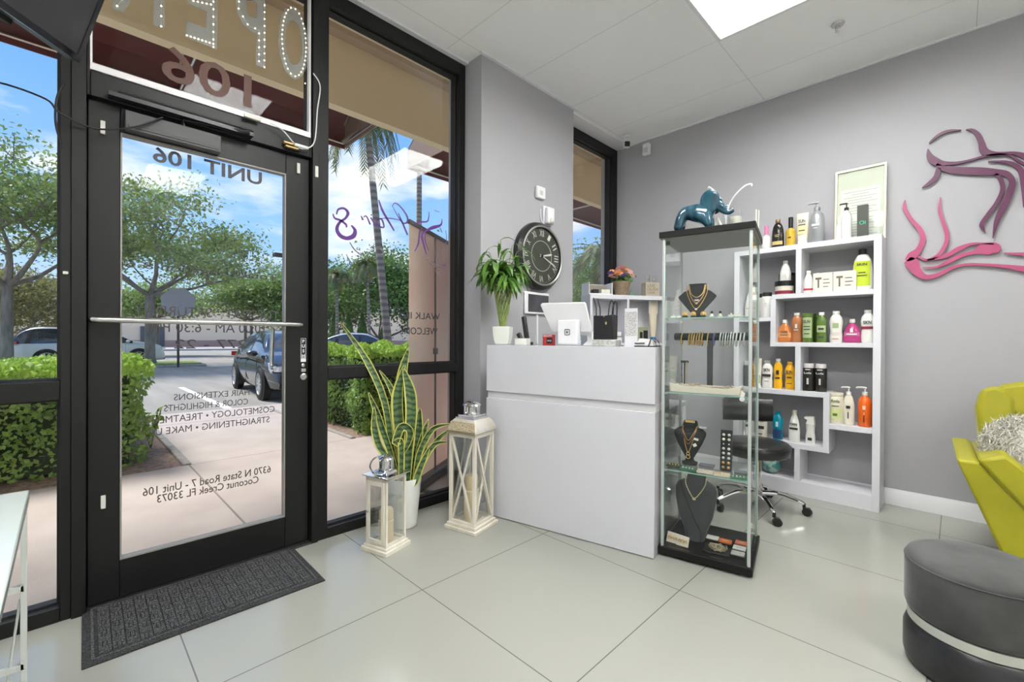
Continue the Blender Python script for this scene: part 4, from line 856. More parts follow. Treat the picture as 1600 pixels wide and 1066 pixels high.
one('business_card_box', B().cb((0,0,.022),(.085,.06,.044)), mat('pale_green_box', (.68,.70,.64), .5), 'small pale box on the desk beside the bamboo pot', 'box', onc(.215,.10), A12+R(4), bevel=.003)
t = thing('cordless_phone', 'black cordless phone standing in its cradle behind the small pale box', 'telephone', onc(.190,.18), A12)
B().cb((0,0,.01),(.08,.07,.02)).build('cradle', BLACK, t, bevel=.004); B().cb((-.008,.01,.105),(.032,.022,.175), ry=R(-10)).build('handset', BLACK, t, bevel=.007); B().cb((-.035,-.01,.045),(.03,.02,.075), ry=R(-28)).build('antenna_base', BLACK, t, bevel=.005)
t = thing('card_holder', 'small red and black advert card block on the desk by the tablet stand', 'card holder', onc(.392,.12), A12)
B().cb((0,.01,.034),(.075,.03,.068)).build('block', mat('red_card', (.42,.03,.03), .4), t, bevel=.002); B().cb((.012,-.0065,.030),(.040,.003,.036)).build('label', BLACK, t); b = B(); b.text('SALE', (.012,-.0085,.030), (1,0,0), (0,0,1), (0,-1,0), width=.03, ext=.0005); b.text('BEAUTY', (0,-.0065,.060), (1,0,0), (0,0,1), (0,-1,0), width=.06, ext=.0005); b.build('lettering', WHITE, t)

# point of sale stand
t = thing('tablet_stand', 'white point of sale tablet stand seen from behind with a square logo', 'tablet stand', onc(.50,.20), A12)
B().prism([(-.175,.265),(-.165,.275),(.125,.270),(.135,.262),(.158,.095),(.150,.088),(-.105,.088),(-.115,.095)], .018, (0,0,0), (1,0,0), (0,-.25,.97), (0,.97,.25)).build('tablet', mat('pos_white', (.80,.80,.81), .35), t, bevel=.004)
B().prism([(.06,.090),(.145,.088),(.145,.0),(.075,.0),(.11,.03),(.11,.06),(.06,.065)], .07, (0,.02,0), (1,0,0), (0,0,1), (0,1,0)).build('stand_foot', MAT['pos_white'], t, bevel=.004)
B().box(-.035,.098,-.098,-.050,.006,.158).build('card_reader', MAT['pos_white'], t, bevel=.008)
def rr(b, cx, cz, s, wd, r=.35, x=None, y=-.0985):
    P = [];
    for (sx, sz, a0) in ((1,1,0),(-1,1,90),(-1,-1,180),(1,-1,270)):
        for k in range(5): a = R(a0+22.5*k); P.append((cx+sx*s*(1-r)+s*r*math.cos(a), y, cz+sz*s*(1-r)+s*r*math.sin(a)))
    return b.tube(P, wd, 6, closed=True)
b = B(); rr(b, .032, .082, .0165, .0026); b.box(.026,.038,-.1005,-.098,.076,.088).build('logo', mat('logo_grey', (.12,.12,.12), .4), t)

# wall items on the pier
ck = thing('wall_clock', 'round black wall clock with white roman numerals above the tablet', 'clock', (-2.368, 2.640, 1.805), R(90))
# local: x along the wall (+y world), y into the room (-x local) ; face looks to local -y
B().lathe([(.262,0),(.268,.02),(.262,.045),(.245,.060),(.238,.070),(.228,.070),(.222,.052),(.001,.050)], seg=64, M=Matrix.Rotation(R(90),4,'X')).build('case', BLACK, ck)
B().lathe([(.236,.066),(.236,.074),(.228,.076),(.222,.072),(.222,.066)], seg=64, M=Matrix.Rotation(R(90),4,'X'), cap=False).build('silver_ring', mat('dull_silver', (.42,.41,.39), .35, metal=.8), ck)
B().lathe([(.221,.052),(.001,.0525)], seg=48, M=Matrix.Rotation(R(90),4,'X')).build('dial', mat('black_dial', (.05,.055,.04), .3), ck)
b = B()
for h, s in enumerate(['XII','I','II','III','IV','V','VI','VII','VIII','IX','X','XI']):
    a = R(90-30*h); u = Vector((math.cos(a),0,math.sin(a))); tn = Vector((math.sin(a),0,-math.cos(a))); b.text(s, (u.x*.178,-.0535,u.z*.178), tuple(tn), tuple(u), (0,-1,0), height=.048, width=.018+.011*len(s), ext=.0006)
b.lathe([(.120,.0532),(.120,.0540),(.1165,.0540),(.1165,.0532)], seg=56, M=Matrix.Rotation(R(90),4,'X'), cap=False)
for k in range(60): a = 6.283*k/60; b.box(.206,.214,-.0008,.0008,.0532,.0538, Matrix.Rotation(R(90),4,'X') @ Matrix.Rotation(a,4,'Z'))
b.build('numerals', mat('clock_white', (.66,.66,.62), .4), ck)
def hand(ang, L, w, nm):
    a = R(90-ang); M = Matrix.Translation((0,-.058,0)) @ Matrix.Rotation(-a,4,'Y'); b = B(); b.add([M @ Vector(p) for p in [(-.03,0,-w/3),(L*.8,0,-w),(L,0,0),(L*.8,0,w),(-.03,0,w/3),(-.03,-.002,-w/3),(L*.8,-.002,-w),(L,-.002,0),(L*.8,-.002,w),(-.03,-.002,w/3)]], [(0,1,2,3,4),(9,8,7,6,5),(0,5,6,1),(1,6,7,2),(2,7,8,3),(3,8,9,4),(4,9,5,0)]); b.build(nm, MAT['clock_white'], ck)
hand(78, .125, .008, 'hour_hand'); hand(112, .185, .006, 'minute_hand')
B().lathe([(.012,.056),(.012,.063),(.004,.065)], seg=16, M=Matrix.Rotation(R(90),4,'X')).build('hub', BLACK, ck)
B().lathe([(.222,.0675),(.001,.0675)], seg=40, M=Matrix.Rotation(R(90),4,'X'), cap=False).build('clock_glass', GLS, ck)
t = thing('wall_tablet', 'white framed security touch panel on the wall below the clock', 'tablet', (-2.369, 2.64, 1.432), R(90))
B().box(-.150,.135,-.022,0,-.085,.090).build('housing', WHITE, t, bevel=.010); B().box(-.118,.125,-.0235,-.021,-.068,.070).build('screen', mat('dim_screen', (.06,.06,.07), .12, coat=.4), t, bevel=.002)
B().box(-.004,.010,-.012,0,-.32,-.085).build('cable_cover', WHITE, t)
t = thing('thermostat', 'small square white wall sensor above the clock', 'sensor', (-2.369, 2.665, 2.315), R(90))
B().box(-.050,.050,-.028,0,-.045,.050).build('housing', WHITE, t, bevel=.008); B().box(-.018,.018,-.030,-.027,-.018,.018).build('button', mat('offwhite_plastic'), t, bevel=.002)
t = thing('motion_detector', 'white motion detector on a bracket just above the clock', 'sensor', (-2.369, 2.755, 2.150), R(90))
B().box(-.045,.055,-.012,0,-.075,.080).build('bracket', WHITE, t, bevel=.004); B().box(-.035,.045,-.055,-.012,-.070,.065).build('housing', WHITE, t, bevel=.012); B().sph((.005,-.045,-.045), .026, 16, 8).build('lens', mat('offwhite_plastic'), t); B().tube([(-.075,-.006,.045),(-.085,-.008,.0),(-.070,-.008,-.04),(-.055,-.006,-.06)], .004, 6).build('cable', WHITE, t)

# desk top right half
t = thing('handbag_stand', 'clear low plinth under the miniature black handbag', 'stand', onc(.775,.125), A12)
B().box(-.072,.072,-.045,.045,0,.036).build('plinth', mat('silver_box', (.55,.56,.52), .25, metal=.5, noise=(60,(.75,.76,.70),.45,.55)), t, bevel=.003)
t = thing('handbag', 'miniature black tote handbag with tall thin handles on the desk', 'handbag', onc(.768,.125,1.150), A12)
B().prism([(-.062,0),(.060,0),(.062,.145),(.0,.138),(-.062,.142)], .075, (0,-.037,0), (1,0,0), (0,0,1), (0,1,0)).build('bag_body', mat('black_leather', (.012,.012,.014), .28, bump=(90,.2)), t, bevel=.006)
for s in (-.03,.03): B().tube(catmull([(-.045,s,.14),(-.047,s,.19),(-.062,s,.245)], 4), .0035, 6).build('handle', MAT['black_leather'], t); B().tube(catmull([(.028,s,.14),(.036,s,.20),(.052,s,.225),(.058,s,.20),(.057,s,.14)], 4), .0035, 6).build('handle', MAT['black_leather'], t)
B().lathe([(.006,0),(.006,.004)], seg=14, sx=.8, sy=1.5, M=Matrix.Translation((.018,-.038,.095)) @ Matrix.Rotation(R(90),4,'X')).tube([(.0,-.04,.14),(.006,-.042,.13),(.012,-.04,.14)], .002, 5).build('clasp', GOLD, t)
t = thing('qr_sign', 'upright acrylic table sign with a grey printed block beside the handbag', 'sign', onc(.926,.11), A12)
B().box(-.036,.036,-.005,.005,0,.215).box(-.036,.036,-.03,.03,0,.004).build('acrylic_holder', mat('clear_acrylic_white', (.72,.72,.74), .2), t)
B().box(-.033,.033,-.007,-.005,.06,.195).build('print', mat('speckled_print', (.62,.61,.60), .6, noise=(260,(.28,.27,.27),.48,.56)), t)
t = thing('card_display', 'white business cards in a black wire rack at the right end of the desk', 'card holder', onc(1.015,.10), A12)
B().prism([(-.055,.006),(.045,.006),(.040,.040),(-.030,.046)], .06, (0,-.03,0), (1,0,0), (0,0,1), (0,1,0)).build('cards', mat('card_white', (.78,.76,.76), .5), t)
b = B()
for s in (-.035,.035): b.tube([(-.055,s,.003),(.065,s,.003),(.055,s,.03),(.035,s,.045),(.02,s,.004)], .003, 6)
b.tube([(-.055,-.035,.003),(-.055,.035,.003)], .003, 6).tube([(.065,-.035,.003),(.065,.035,.003)], .003, 6).tube([(-.055,-.035,.018),(.0,-.035,.020)], .003, 6).build('rack', BLACK, t)
# ================================================================== WALL ART
ART= {"p1": [[-0.14, 2.482, 0.0087], [-0.105, 2.514, 0.0151], [-0.066, 2.531, 0.0171], [-0.028, 2.53, 0.0127], [0.01, 2.52, 0.0053]], "p2": [[0.033, 2.515, 0.0052], [0.061, 2.503, 0.0145], [0.086, 2.464, 0.0227], [0.101, 2.413, 0.0267], [0.115, 2.352, 0.0349], [0.154, 2.324, 0.0264], [0.195, 2.314, 0.0181], [0.242, 2.303, 0.0159], [0.28, 2.274, 0.0256], [0.326, 2.218, 0.0214]], "p3": [[-0.146, 2.443, 0.0055], [-0.135, 2.388, 0.0327], [-0.103, 2.344, 0.0411], [-0.064, 2.325, 0.0236], [-0.004, 2.311, 0.0169], [0.055, 2.313, 0.0125], [0.119, 2.32, 0.0123], [0.181, 2.313, 0.0101], [0.222, 2.294, 0.008], [0.262, 2.245, 0.0138], [0.301, 2.205, 0.0098]], "p4": [[-0.103, 2.33, 0.013], [-0.08, 2.302, 0.028], [-0.034, 2.274, 0.0383], [0.019, 2.255, 0.042], [0.099, 2.229, 0.0453], [0.162, 2.207, 0.0365], [0.209, 2.185, 0.028], [0.233, 2.134, 0.0259], [0.223, 2.067, 0.0339], [0.197, 1.982, 0.0321], [0.17, 1.897, 0.0223], [0.155, 1.798, 0.0041]], "p5": [[0.162, 2.197, 0.0122], [0.186, 2.156, 0.0201], [0.193, 2.094, 0.0181], [0.17, 2.018, 0.0182], [0.136, 1.954, 0.0204], [0.108, 1.898, 0.0206], [0.11, 1.867, 0.0144], [0.122, 1.839, 0.0051]], "p6": [[-0.095, 2.301, 0.0216], [-0.103, 2.249, 0.0281], [-0.13, 2.218, 0.0239], [-0.174, 2.19, 0.0055]], "p7": [[0.132, 2.281, 0.0051], [0.182, 2.269, 0.0121], [0.235, 2.238, 0.0199], [0.269, 2.184, 0.0237], [0.279, 2.083, 0.0177], [0.282, 1.965, 0.0079]], "k1": [[-0.259, 2.126, 0.0045], [-0.262, 2.076, 0.018], [-0.23, 1.992, 0.0201], [-0.18, 1.906, 0.0242], [-0.167, 1.838, 0.0286], [-0.187, 1.774, 0.0331], [-0.22, 1.735, 0.0512], [-0.249, 1.707, 0.0224]], "k2": [[-0.245, 1.71, 0.0448], [-0.22, 1.684, 0.0667], [-0.199, 1.632, 0.0487], [-0.154, 1.584, 0.0329], [-0.09, 1.594, 0.0237], [-0.029, 1.63, 0.0191], [0.045, 1.646, 0.0146], [0.131, 1.633, 0.0164], [0.213, 1.614, 0.02], [0.285, 1.591, 0.0334], [0.33, 1.582, 0.0291]], "k3": [[-0.195, 1.731, 0.0088], [-0.146, 1.698, 0.0153], [-0.091, 1.723, 0.0194], [-0.057, 1.789, 0.0214], [-0.05, 1.852, 0.0214], [-0.07, 1.941, 0.0172], [-0.086, 2.019, 0.0151], [-0.083, 2.106, 0.0043]], "k4": [[-0.146, 1.696, 0.0087], [-0.06, 1.712, 0.0236], [0.007, 1.753, 0.0274], [0.059, 1.774, 0.0146], [0.102, 1.773, 0.0103], [0.158, 1.76, 0.0081]], "k5": [[-0.166, 1.651, 0.0044], [-0.099, 1.646, 0.013], [-0.037, 1.677, 0.0234], [0.022, 1.709, 0.0231], [0.073, 1.72, 0.0228], [0.102, 1.732, 0.0535], [0.13, 1.735, 0.0695], [0.161, 1.728, 0.0669], [0.18, 1.709, 0.0182]], "k6": [[0.202, 1.699, 0.004], [0.252, 1.687, 0.0139], [0.284, 1.68, 0.0197], [0.33, 1.666, 0.0194]]}
AP = mat('plum_acrylic', (.10,.018,.065), .35); AK = mat('rose_acrylic', (.42,.07,.17), .35)
wa = thing('wall_art', 'plum and rose cut-out line figure mounted on the grey back wall', 'wall art', (0, 4.109, 1.9))
for k, s in ART.items():
    s = [tuple(q) for q in s]
    b = B(); b.ribbon([(x, z-1.9, w*1.05) for x, z, w in s], (0,-.022,0), (1,0,0), (0,0,1), (0,1,0), .012)
    o = b.build('stroke', AP if k[0] == 'p' else AK, wa)
    q0, q1 = s[len(s)//2], s[max(0, len(s)//2-1)]; B().lathe([(.004,0),(.004,.010)], seg=8, M=Matrix.Translation((q0[0], -.010, q0[2] if len(q0) > 9 else q0[1]-1.9)) @ Matrix.Rotation(R(-90),4,'X')).build('standoff', STEEL, o)

# ================================================================== BACK SHELF UNIT
su = thing('shelf_unit', 'tall white staggered open shelf unit full of hair products against the grey wall', 'shelf', (-.82, 3.84, 0))
X = lambda v: v+.82
D = .25
def bd(nm, x0, x1, z0, z1): return B().box(X(x0), X(x1), 0, D, z0, z1).build(nm, SHELF, su, bevel=.0012)
bd('side_panel', -1.285, -1.245, .0, 1.83); bd('side_panel', -.400, -.358, .0, 1.83); bd('top_panel', -1.285, -.358, 1.83, 1.868)
bd('plinth', -1.245, -.400, .0, .105)
bd('shelf_board', -1.010, -.400, 1.468, 1.503); bd('shelf_board', -1.019, -.400, 1.105, 1.137); bd('shelf_board', -1.245, -1.019, 1.300, 1.330)
bd('shelf_board', -1.245, -.640, .740, .776); bd('shelf_board', -.640, -.400, .522, .556); bd('shelf_board', -1.245, -.640, .346, .382)
bd('divider', -.853, -.817, 1.503, 1.83); bd('divider', -1.019, -.983, 1.137, 1.468); bd('divider', -.853, -.817, .776, 1.105); bd('divider', -.676, -.640, .382, .740); bd('divider', -.853, -.817, .105, .346)

# ------------------------------------------------------------------ bottles
def arc(b, r, z0, z1, ha, c=-90, sx=1, sy=1, n=10):
    vs = []
    for i in range(n+1):
        a = R(c-ha+2*ha*i/n)
        for z in (z0, z1):
            for q in (r, r-.001): vs.append((q*sx*math.cos(a), q*sy*math.sin(a), z))
    fs = []
    for i in range(n):
        j = i*4; fs += [(j, j+4, j+6, j+2), (j+1, j+3, j+7, j+5), (j, j+1, j+5, j+4), (j+2, j+6, j+7, j+3)]
    fs += [(0,2,3,1), (n*4, n*4+1, n*4+3, n*4+2)]; return b.add(vs, fs)
PROF = dict(
 shampoo=([(.82,0),(.95,.02),(1,.08),(1,.42),(.90,.62),(.78,.74),(.55,.84),(.36,.87)], (.87, 1.0, .40)),
 wavy=([(.80,0),(.90,.02),(.92,.20),(.80,.36),(.90,.55),(.96,.66),(.80,.80),(.48,.89),(.40,.90)], (.90, 1.0, .50)),
 flask=([(.80,0),(.96,.03),(1,.14),(.93,.38),(.70,.64),(.38,.80),(.26,.84)], (.84, 1.0, .30)),
 cyl=([(.93,0),(1,.02),(1,.86),(.96,.88)], (.88, 1.0, .98)),
 tube=([(.78,0),(.80,.14),(.82,.16),(.95,.55),(1.0,.97),(1.0,1.0)], None),
 pump=([(.88,0),(1,.02),(1,.56),(.85,.68),(.40,.76),(.34,.78)], 'pump'),
 slimpump=([(.85,0),(1,.03),(1,.50),(.70,.68),(.40,.74)], 'pump'),
 dropper=([(.92,0),(1,.02),(1,.52),(.85,.58),(.42,.62),(.40,.64)], (.64, 1.0, .48)),
 jar=([(.95,0),(1,.03),(1,.62)], (.62, 1.0, 1.04)),
 milk=([(.92,0),(1,.02),(1,.38),(.72,.68),(.42,.84),(.36,.88)], (.88, 1.0, .42)),
 spray=([(.95,0),(1,.03),(.96,.25),(.80,.45),(.92,.66),(1.02,.72)], 'spray'),
 can=([(.95,0),(1,.02),(1,.80),(.92,.84)], (.84, 1.0, .90)))
def M_(n, c=(.5,.5,.5), r=.3, **k): return mat(n, c, r, **k)
CW = M_('bottle_white', (.76,.75,.70)); CWB = M_('bottle_cream', (.72,.68,.56))
def bottle(nm, kind, x, z, h, wd, col, cap, label, lab=None, lets=None, y=3.925, sy=.62, cat='bottle', labz=(.25,.6), stripe=None, grp=None, ha=55, txt=None):
    t = thing(nm, label, cat, (x, y, z), 0, grp or 'hair products on the white shelf unit'); r = wd/2; pf, cp = PROF[kind]; s_y = sy if kind not in ('cyl','can','jar','pump','dropper') else 1
    s_y = min(1, .085/r if r > .085 else s_y)
    prof = [(max(.001, a*r), b_*h) for a, b_ in pf]
    if kind == 'tube':
        vs = []; seg = 20
        b = B(); n = len(prof)
        for i, (rr_, z_) in enumerate(prof):
            fl = max(.12, 1-.9*max(0, (z_/h-.14)/.86)) if z_ > .14*h else 1
            for k in range(seg): a = 6.283*k/seg; vs.append((rr_*math.cos(a), rr_*s_y*fl*math.sin(a), z_))
        fs = [(i*seg+k, i*seg+(k+1) % seg, (i+1)*seg+(k+1) % seg, (i+1)*seg+k) for i in range(n-1) for k in range(seg)]
        b.add(vs, fs+[tuple(range(seg-1,-1,-1)), tuple((n-1)*seg+k for k in range(seg))]); b.build('body', col, t)
        B().lathe([(r*.82,0),(r*.84,h*.13)], seg=20, sy=s_y+.02).build('cap', cap, t)
    else:
        B().lathe(prof, seg=28, sy=s_y).build('body', col, t, angle=50)
        if cp == 'pump':
            z0 = prof[-1][1]; n_ = r*.42
            B().lathe([(n_,z0),(n_,z0+h*.07),(n_*.8,z0+h*.08)], seg=16).tube([(0,0,z0+h*.07),(0,0,z0+h*.16)], r*.12, 8).tube([(r*.2,0,z0+h*.175),(-r*.1,0,z0+h*.19),(-r*1.05,-.004,z0+h*.185),(-r*1.2,-.004,z0+h*.165)], r*.17, 8).build('pump_head', cap, t)
        elif cp == 'spray':
            B().prism([(-r*.9,h*.70),(r*.9,h*.70),(r*.75,h*.98),(r*.5,h),(-r*1.15,h*.97),(-r*1.15,h*.90),(-r*.6,h*.86)], r*1.1, (0,-r*.55,0), (1,0,0), (0,0,1), (0,1,0)).build('spray_head', cap, t, bevel=.003)
        elif cp:
            B().lathe([(cp[2]*r,cp[0]*h),(cp[2]*r*1.02,cp[0]*h+.002),(cp[2]*r,cp[1]*h-.002),(cp[2]*r*.9,cp[1]*h)], seg=20, sy=s_y if kind == 'wavy' else 1 if kind != 'shampoo' else max(s_y,.8)).build('cap', cap, t)
    def rad(f):
        q = pf
        for (a, b_), (c, d_) in zip(q, q[1:]):
            if b_ <= f <= d_: return r*(a+(c-a)*(f-b_)/(d_-b_+1e-9))
        return r*q[-1][0]
    rl = max(rad(labz[0]), rad((labz[0]+labz[1])/2), rad(labz[1]))
    if lab: arc(B(), rl+.0012, labz[0]*h, labz[1]*h, ha, sy=s_y).build('label', lab, t)
    if stripe: arc(B(), max(rad(stripe[1]), rad(stripe[2]))+.0016, stripe[1]*h, stripe[2]*h, 80, sy=s_y).build('label_stripe', stripe[0], t)
    if lets:
        b = B(); yy = -(rl*s_y+.0026)
        for i, (w_, z_, hh) in enumerate(lets):
            if isinstance(w_, str): b.text(w_, (0,yy,z_*h), (1,0,0), (0,0,1), (0,-1,0), width=min(wd*.62, .011*len(w_)+.012), height=hh*h, ext=.0008, bold=.02)
            else: b.box(-wd*w_/2, wd*w_/2, yy-.0004, yy+.0008, z_*h-hh*h/2, z_*h+hh*h/2)
        b.build('lettering', txt or DKW, t)
    return t
PK = M_('pink_cap', (.75,.22,.42)); BLK = BLACK; BLB = M_('black_bottle', (.02,.018,.015), .15); AMB = M_('amber_oil', (.60,.38,.04), .15); GRYB = M_('grey_bottle', (.34,.36,.37), .3, metal=.3)
GDL = M_('gold_label', (.60,.45,.18), .4); BRC = M_('brown_cap', (.20,.12,.06), .35); WLB = M_('paper_label', (.74,.73,.68), .6); ORG = M_('orange_bottle', (.55,.17,.04), .2); AMBR = M_('copper_bottle', (.42,.16,.06), .25)
GRN = M_('green_bottle', (.10,.17,.03), .25); GRN2 = M_('dark_green_bottle', (.05,.10,.02), .25); LGR = M_('pale_green_label', (.38,.48,.24), .4); MAG = M_('magenta_bottle', (.42,.04,.17), .15); MRN = M_('maroon_band', (.25,.02,.05), .4)
LIM = M_('lime_label', (.50,.62,.03), .4); REDL = M_('red_band', (.50,.02,.05), .4); YEL = M_('yellow_bottle', (.85,.45,.01), .25); TEA = M_('teal_bottle', (.0,.22,.32), .12); ORP = M_('orange_pump_bottle', (.78,.13,.01), .3); GRD = M_('charcoal_can', (.06,.065,.07), .25); CLR = M_('clear_plastic', (.70,.66,.66), .12)
TZ = 1.868
bottle('nail_oil_bottle', 'slimpump', -1.149, TZ, .180, .042, CLR, PK, 'pink capped bottle at the far left of the top shelf, half behind the cabinet', y=3.95)
bottle('nail_polish_bottle', 'dropper', -1.075, TZ, .190, .061, CLR, PK, 'small clear bottle with a pink cap on the top shelf', lab=WLB, labz=(.1,.45))
bottle('oil_bottle', 'shampoo', -.994, TZ, .228, .085, BLB, BRC, 'black bottle with a gold label on the top shelf', lab=GDL, labz=(.12,.24), lets=[(.3,.40,.02),(.4,.45,.02)], txt=GDL)
bottle('dropper_bottle', 'dropper', -.907, TZ, .228, .066, AMB, BLK, 'yellow oil bottle with a black dropper on the top shelf', lets=[(.3,.3,.04)])
bottle('cream_tube', 'tube', -.829, TZ, .245, .077, CWB, WHITE, 'cream tube with yellow panel and dark letters on the top shelf', lab=M_('pale_yellow', (.78,.70,.34)), labz=(.35,.60), lets=[('SUN',.74,.10),(.6,.62,.03),(.5,.45,.03)])
bottle('pump_bottle', 'pump', -.738, TZ, .315, .095, GRYB, GRYB, 'tall metallic grey pump bottle on the top shelf', lets=[(.5,.42,.05),(.3,.35,.02)], txt=M_('light_grey_print',(.6,.6,.6)))
bottle('sample_bottle', 'cyl', -.607, TZ, .120, .037, CLR, CLR, 'tiny clear bottle in front of the framed certificate')
bottle('pump_bottle', 'pump', -.562, TZ, .270, .064, CW, BLK, 'white pump bottle with a black head in front of the certificate')
t = thing('product_box', 'tall narrow dark box with green writing in front of the certificate', 'box', (-.469, 3.925, TZ)); B().box(-.030,.030,-.022,.022,0,.228).build('carton', M_('dark_olive_box', (.05,.055,.045), .4), t, bevel=.001)
b = B(); b.text('Oi', (0,-.0228,.105), (1,0,0), (0,0,1), (0,-1,0), width=.036, ext=.0006, bold=.02).build('lettering', M_('green_print', (.05,.45,.22)), t)
# framed certificate leaning at the wall
t = thing('picture_frame', 'framed certificate in a pale gold frame standing on the top shelf', 'picture frame', (-.503, 4.045, TZ))
M = Matrix.Rotation(R(-4),4,'X')
b = B(); W2, HH = .148, .545
for q in ((-W2,W2,0,.016),(-W2,W2,HH-.016,HH),(-W2,-W2+.014,.016,HH-.016),(W2-.014,W2,.016,HH-.016)): b.box(q[0],q[1],-.012,.010,q[2],q[3],M)
b.build('frame', M_('champagne_frame', (.62,.58,.42), .35, metal=.4), t, bevel=.002)
B().box(-W2+.014,W2-.014,.0,.008,.016,HH-.016,M).build('mount_board', M_('mount_green', (.58,.60,.50), .6), t); B().box(-W2+.034,W2-.034,-.002,.0,.036,HH-.15,M).build('certificate', M_('certificate_paper', (.70,.72,.64), .6), t)
b = B()
for i in range(17): zz = .05+.02*i; hw_ = (.10, .07, .095, .05)[i % 4]; b.box(-hw_, hw_, -.0026, -.0018, zz, zz+.004, M)
b.build('printed_lines', M_('print_grey', (.38,.39,.36), .6), t); B().box(-W2+.014,W2-.014,-.006,-.004,.016,HH-.016,M).build('glazing', GLS, t, smooth=False)
# second row
t = bottle('hair_mask_jar', 'jar', -.945, 1.503, .105, .125, M_('pale_jar', (.72,.70,.58)), BLK, 'wide pale jar with a black lid left of the divider, bottom of its stack', stripe=(MRN,.04,.28), cat='jar', y=3.92)
bottle('hair_mask_jar', 'cyl', -.955, 1.503, .180, .115, M_('brown_jar', (.10,.07,.065)), BLK, 'tall dark brown jar behind the wide pale jar', cat='jar', y=4.035)
bottle('lotion_bottle', 'milk', -.940, 1.608, .158, .076, CW, CW, 'white bottle standing on top of the wide pale jar', lets=[(.4,.22,.02),(.3,.30,.02)], txt=M_('light_grey_print'))
bottle('lotion_bottle', 'milk', -.788, 1.503, .170, .068, CW, CW, 'small white bottle with a red band right of the divider', stripe=(REDL,.14,.22))
bottle('lotion_bottle', 'milk', -.745, 1.503, .158, .050, CW, CW, 'slim white bottle peeking from behind the red banded bottle', stripe=(BLK,.14,.24), y=4.00)
for xx, lb, ww in ((-.690, 'left of two square cream boxes marked with a big T', .118), (-.562, 'right of two square cream boxes marked with a big T', .132)):
    t = thing('product_box', lb, 'box', (xx, 3.925, 1.503)); B().box(-ww/2,ww/2,-.055,.055,0,.140).build('carton', M_('cream_carton', (.72,.70,.60), .5), t, bevel=.001)
    b = B(); b.text('T', (-ww*.22,-.0558,.070), (1,0,0), (0,0,1), (0,-1,0), height=.075, width=.038, ext=.0007, bold=.03)
    for z_, l_ in ((.088,.30),(.062,.34),(.036,.26)): b.box(ww*.02, ww*(.02+l_), -.0562, -.0552, z_, z_+.006)
    b.build('lettering', M_('brown_print', (.16,.12,.09), .5), t)
bottle('shampoo_bottle', 'shampoo', -.468, 1.503, .288, .115, CW, BLK, 'large white bottle with a lime green label and black cap', lab=LIM, labz=(.10,.70), ha=50, lets=[('SKIN',.62,.06),(.5,.35,.02),(.35,.42,.02)])
# left bay
bottle('shampoo_bottle', 'milk', -1.175, 1.330, .262, .105, CW, CW, 'white bottle with red writing behind the cabinet glass, in the upper left bay', lets=[('C',.52,.18),(.7,.30,.012)], txt=REDL, sy=.7)
bottle('shampoo_bottle', 'can', -1.118, 1.330, .198, .052, CW, BLK, 'narrow white can partly hidden by the cabinet post', y=3.98)
bottle('hair_spray_can', 'can', -1.066, 1.330, .200, .076, CW, BLK, 'white can with a black lid in the upper left bay', lets=[(.3,.55,.05),(.2,.45,.03)], txt=M_('light_grey_print'))
# third row
Z3 = 1.137
bottle('body_oil_bottle', 'flask', -.940, Z3, .175, .104, ORG, CW, 'orange tear shaped bottle at the left of the middle shelf', lab=M_('orange_label',(.62,.30,.12)), labz=(.22,.42), lets=[('SOS',.45,.09),(.5,.32,.03)])
bottle('body_oil_bottle', 'wavy', -.861, Z3, .225, .078, AMBR, CW, 'front copper brown bottle beside the orange tear shaped one', lets=[(.18,.55,.14),(.35,.42,.03)], txt=WLB)
bottle('body_oil_bottle', 'wavy', -.820, Z3, .215, .070, AMBR, CW, 'rear copper brown bottle, half hidden behind its twin', lets=[(.18,.55,.12)], txt=WLB, y=4.00)
bottle('shampoo_bottle', 'cyl', -.785, Z3, .215, .068, GRN, GRN, 'green bottle with a large pale label panel on the middle shelf', lab=LGR, labz=(.16,.86), lets=[('SUN',.72,.10),(.6,.55,.03),(.6,.45,.03),(.5,.30,.03)], y=3.90)
bottle('shampoo_bottle', 'cyl', -.741, Z3, .218, .055, GRN2, GRN2, 'dark green bottle squeezed between the two labelled green ones', y=3.99)
bottle('shampoo_bottle', 'wavy', -.700, Z3, .222, .070, GRN, CW, 'green bottle with a white cap on the middle shelf', lab=LGR, labz=(.34,.56), lets=[(.5,.45,.06),(.5,.18,.05)], y=3.90)
bottle('shampoo_bottle', 'wavy', -.617, Z3, .228, .085, CW, CW, 'white bottle with a small green mark on the middle shelf', lab=LGR, labz=(.46,.62), ha=26, lets=[(.6,.30,.012),(.6,.25,.012),(.45,.12,.03)], txt=M_('soft_red_print',(.55,.25,.22)))
bottle('body_oil_bottle', 'flask', -.523, Z3, .168, .106, MAG, CW, 'magenta tear shaped bottle on the middle shelf', lab=M_('magenta_label',(.50,.12,.28)), labz=(.28,.44), lets=[(.16,.52,.16),(.55,.36,.05)], txt=WLB)
bottle('shampoo_bottle', 'wavy', -.437, Z3, .228, .084, CW, CW, 'white bottle with a maroon band at the right end of the middle shelf', stripe=(MRN,.42,.50), lets=[('SKN',.62,.10)])
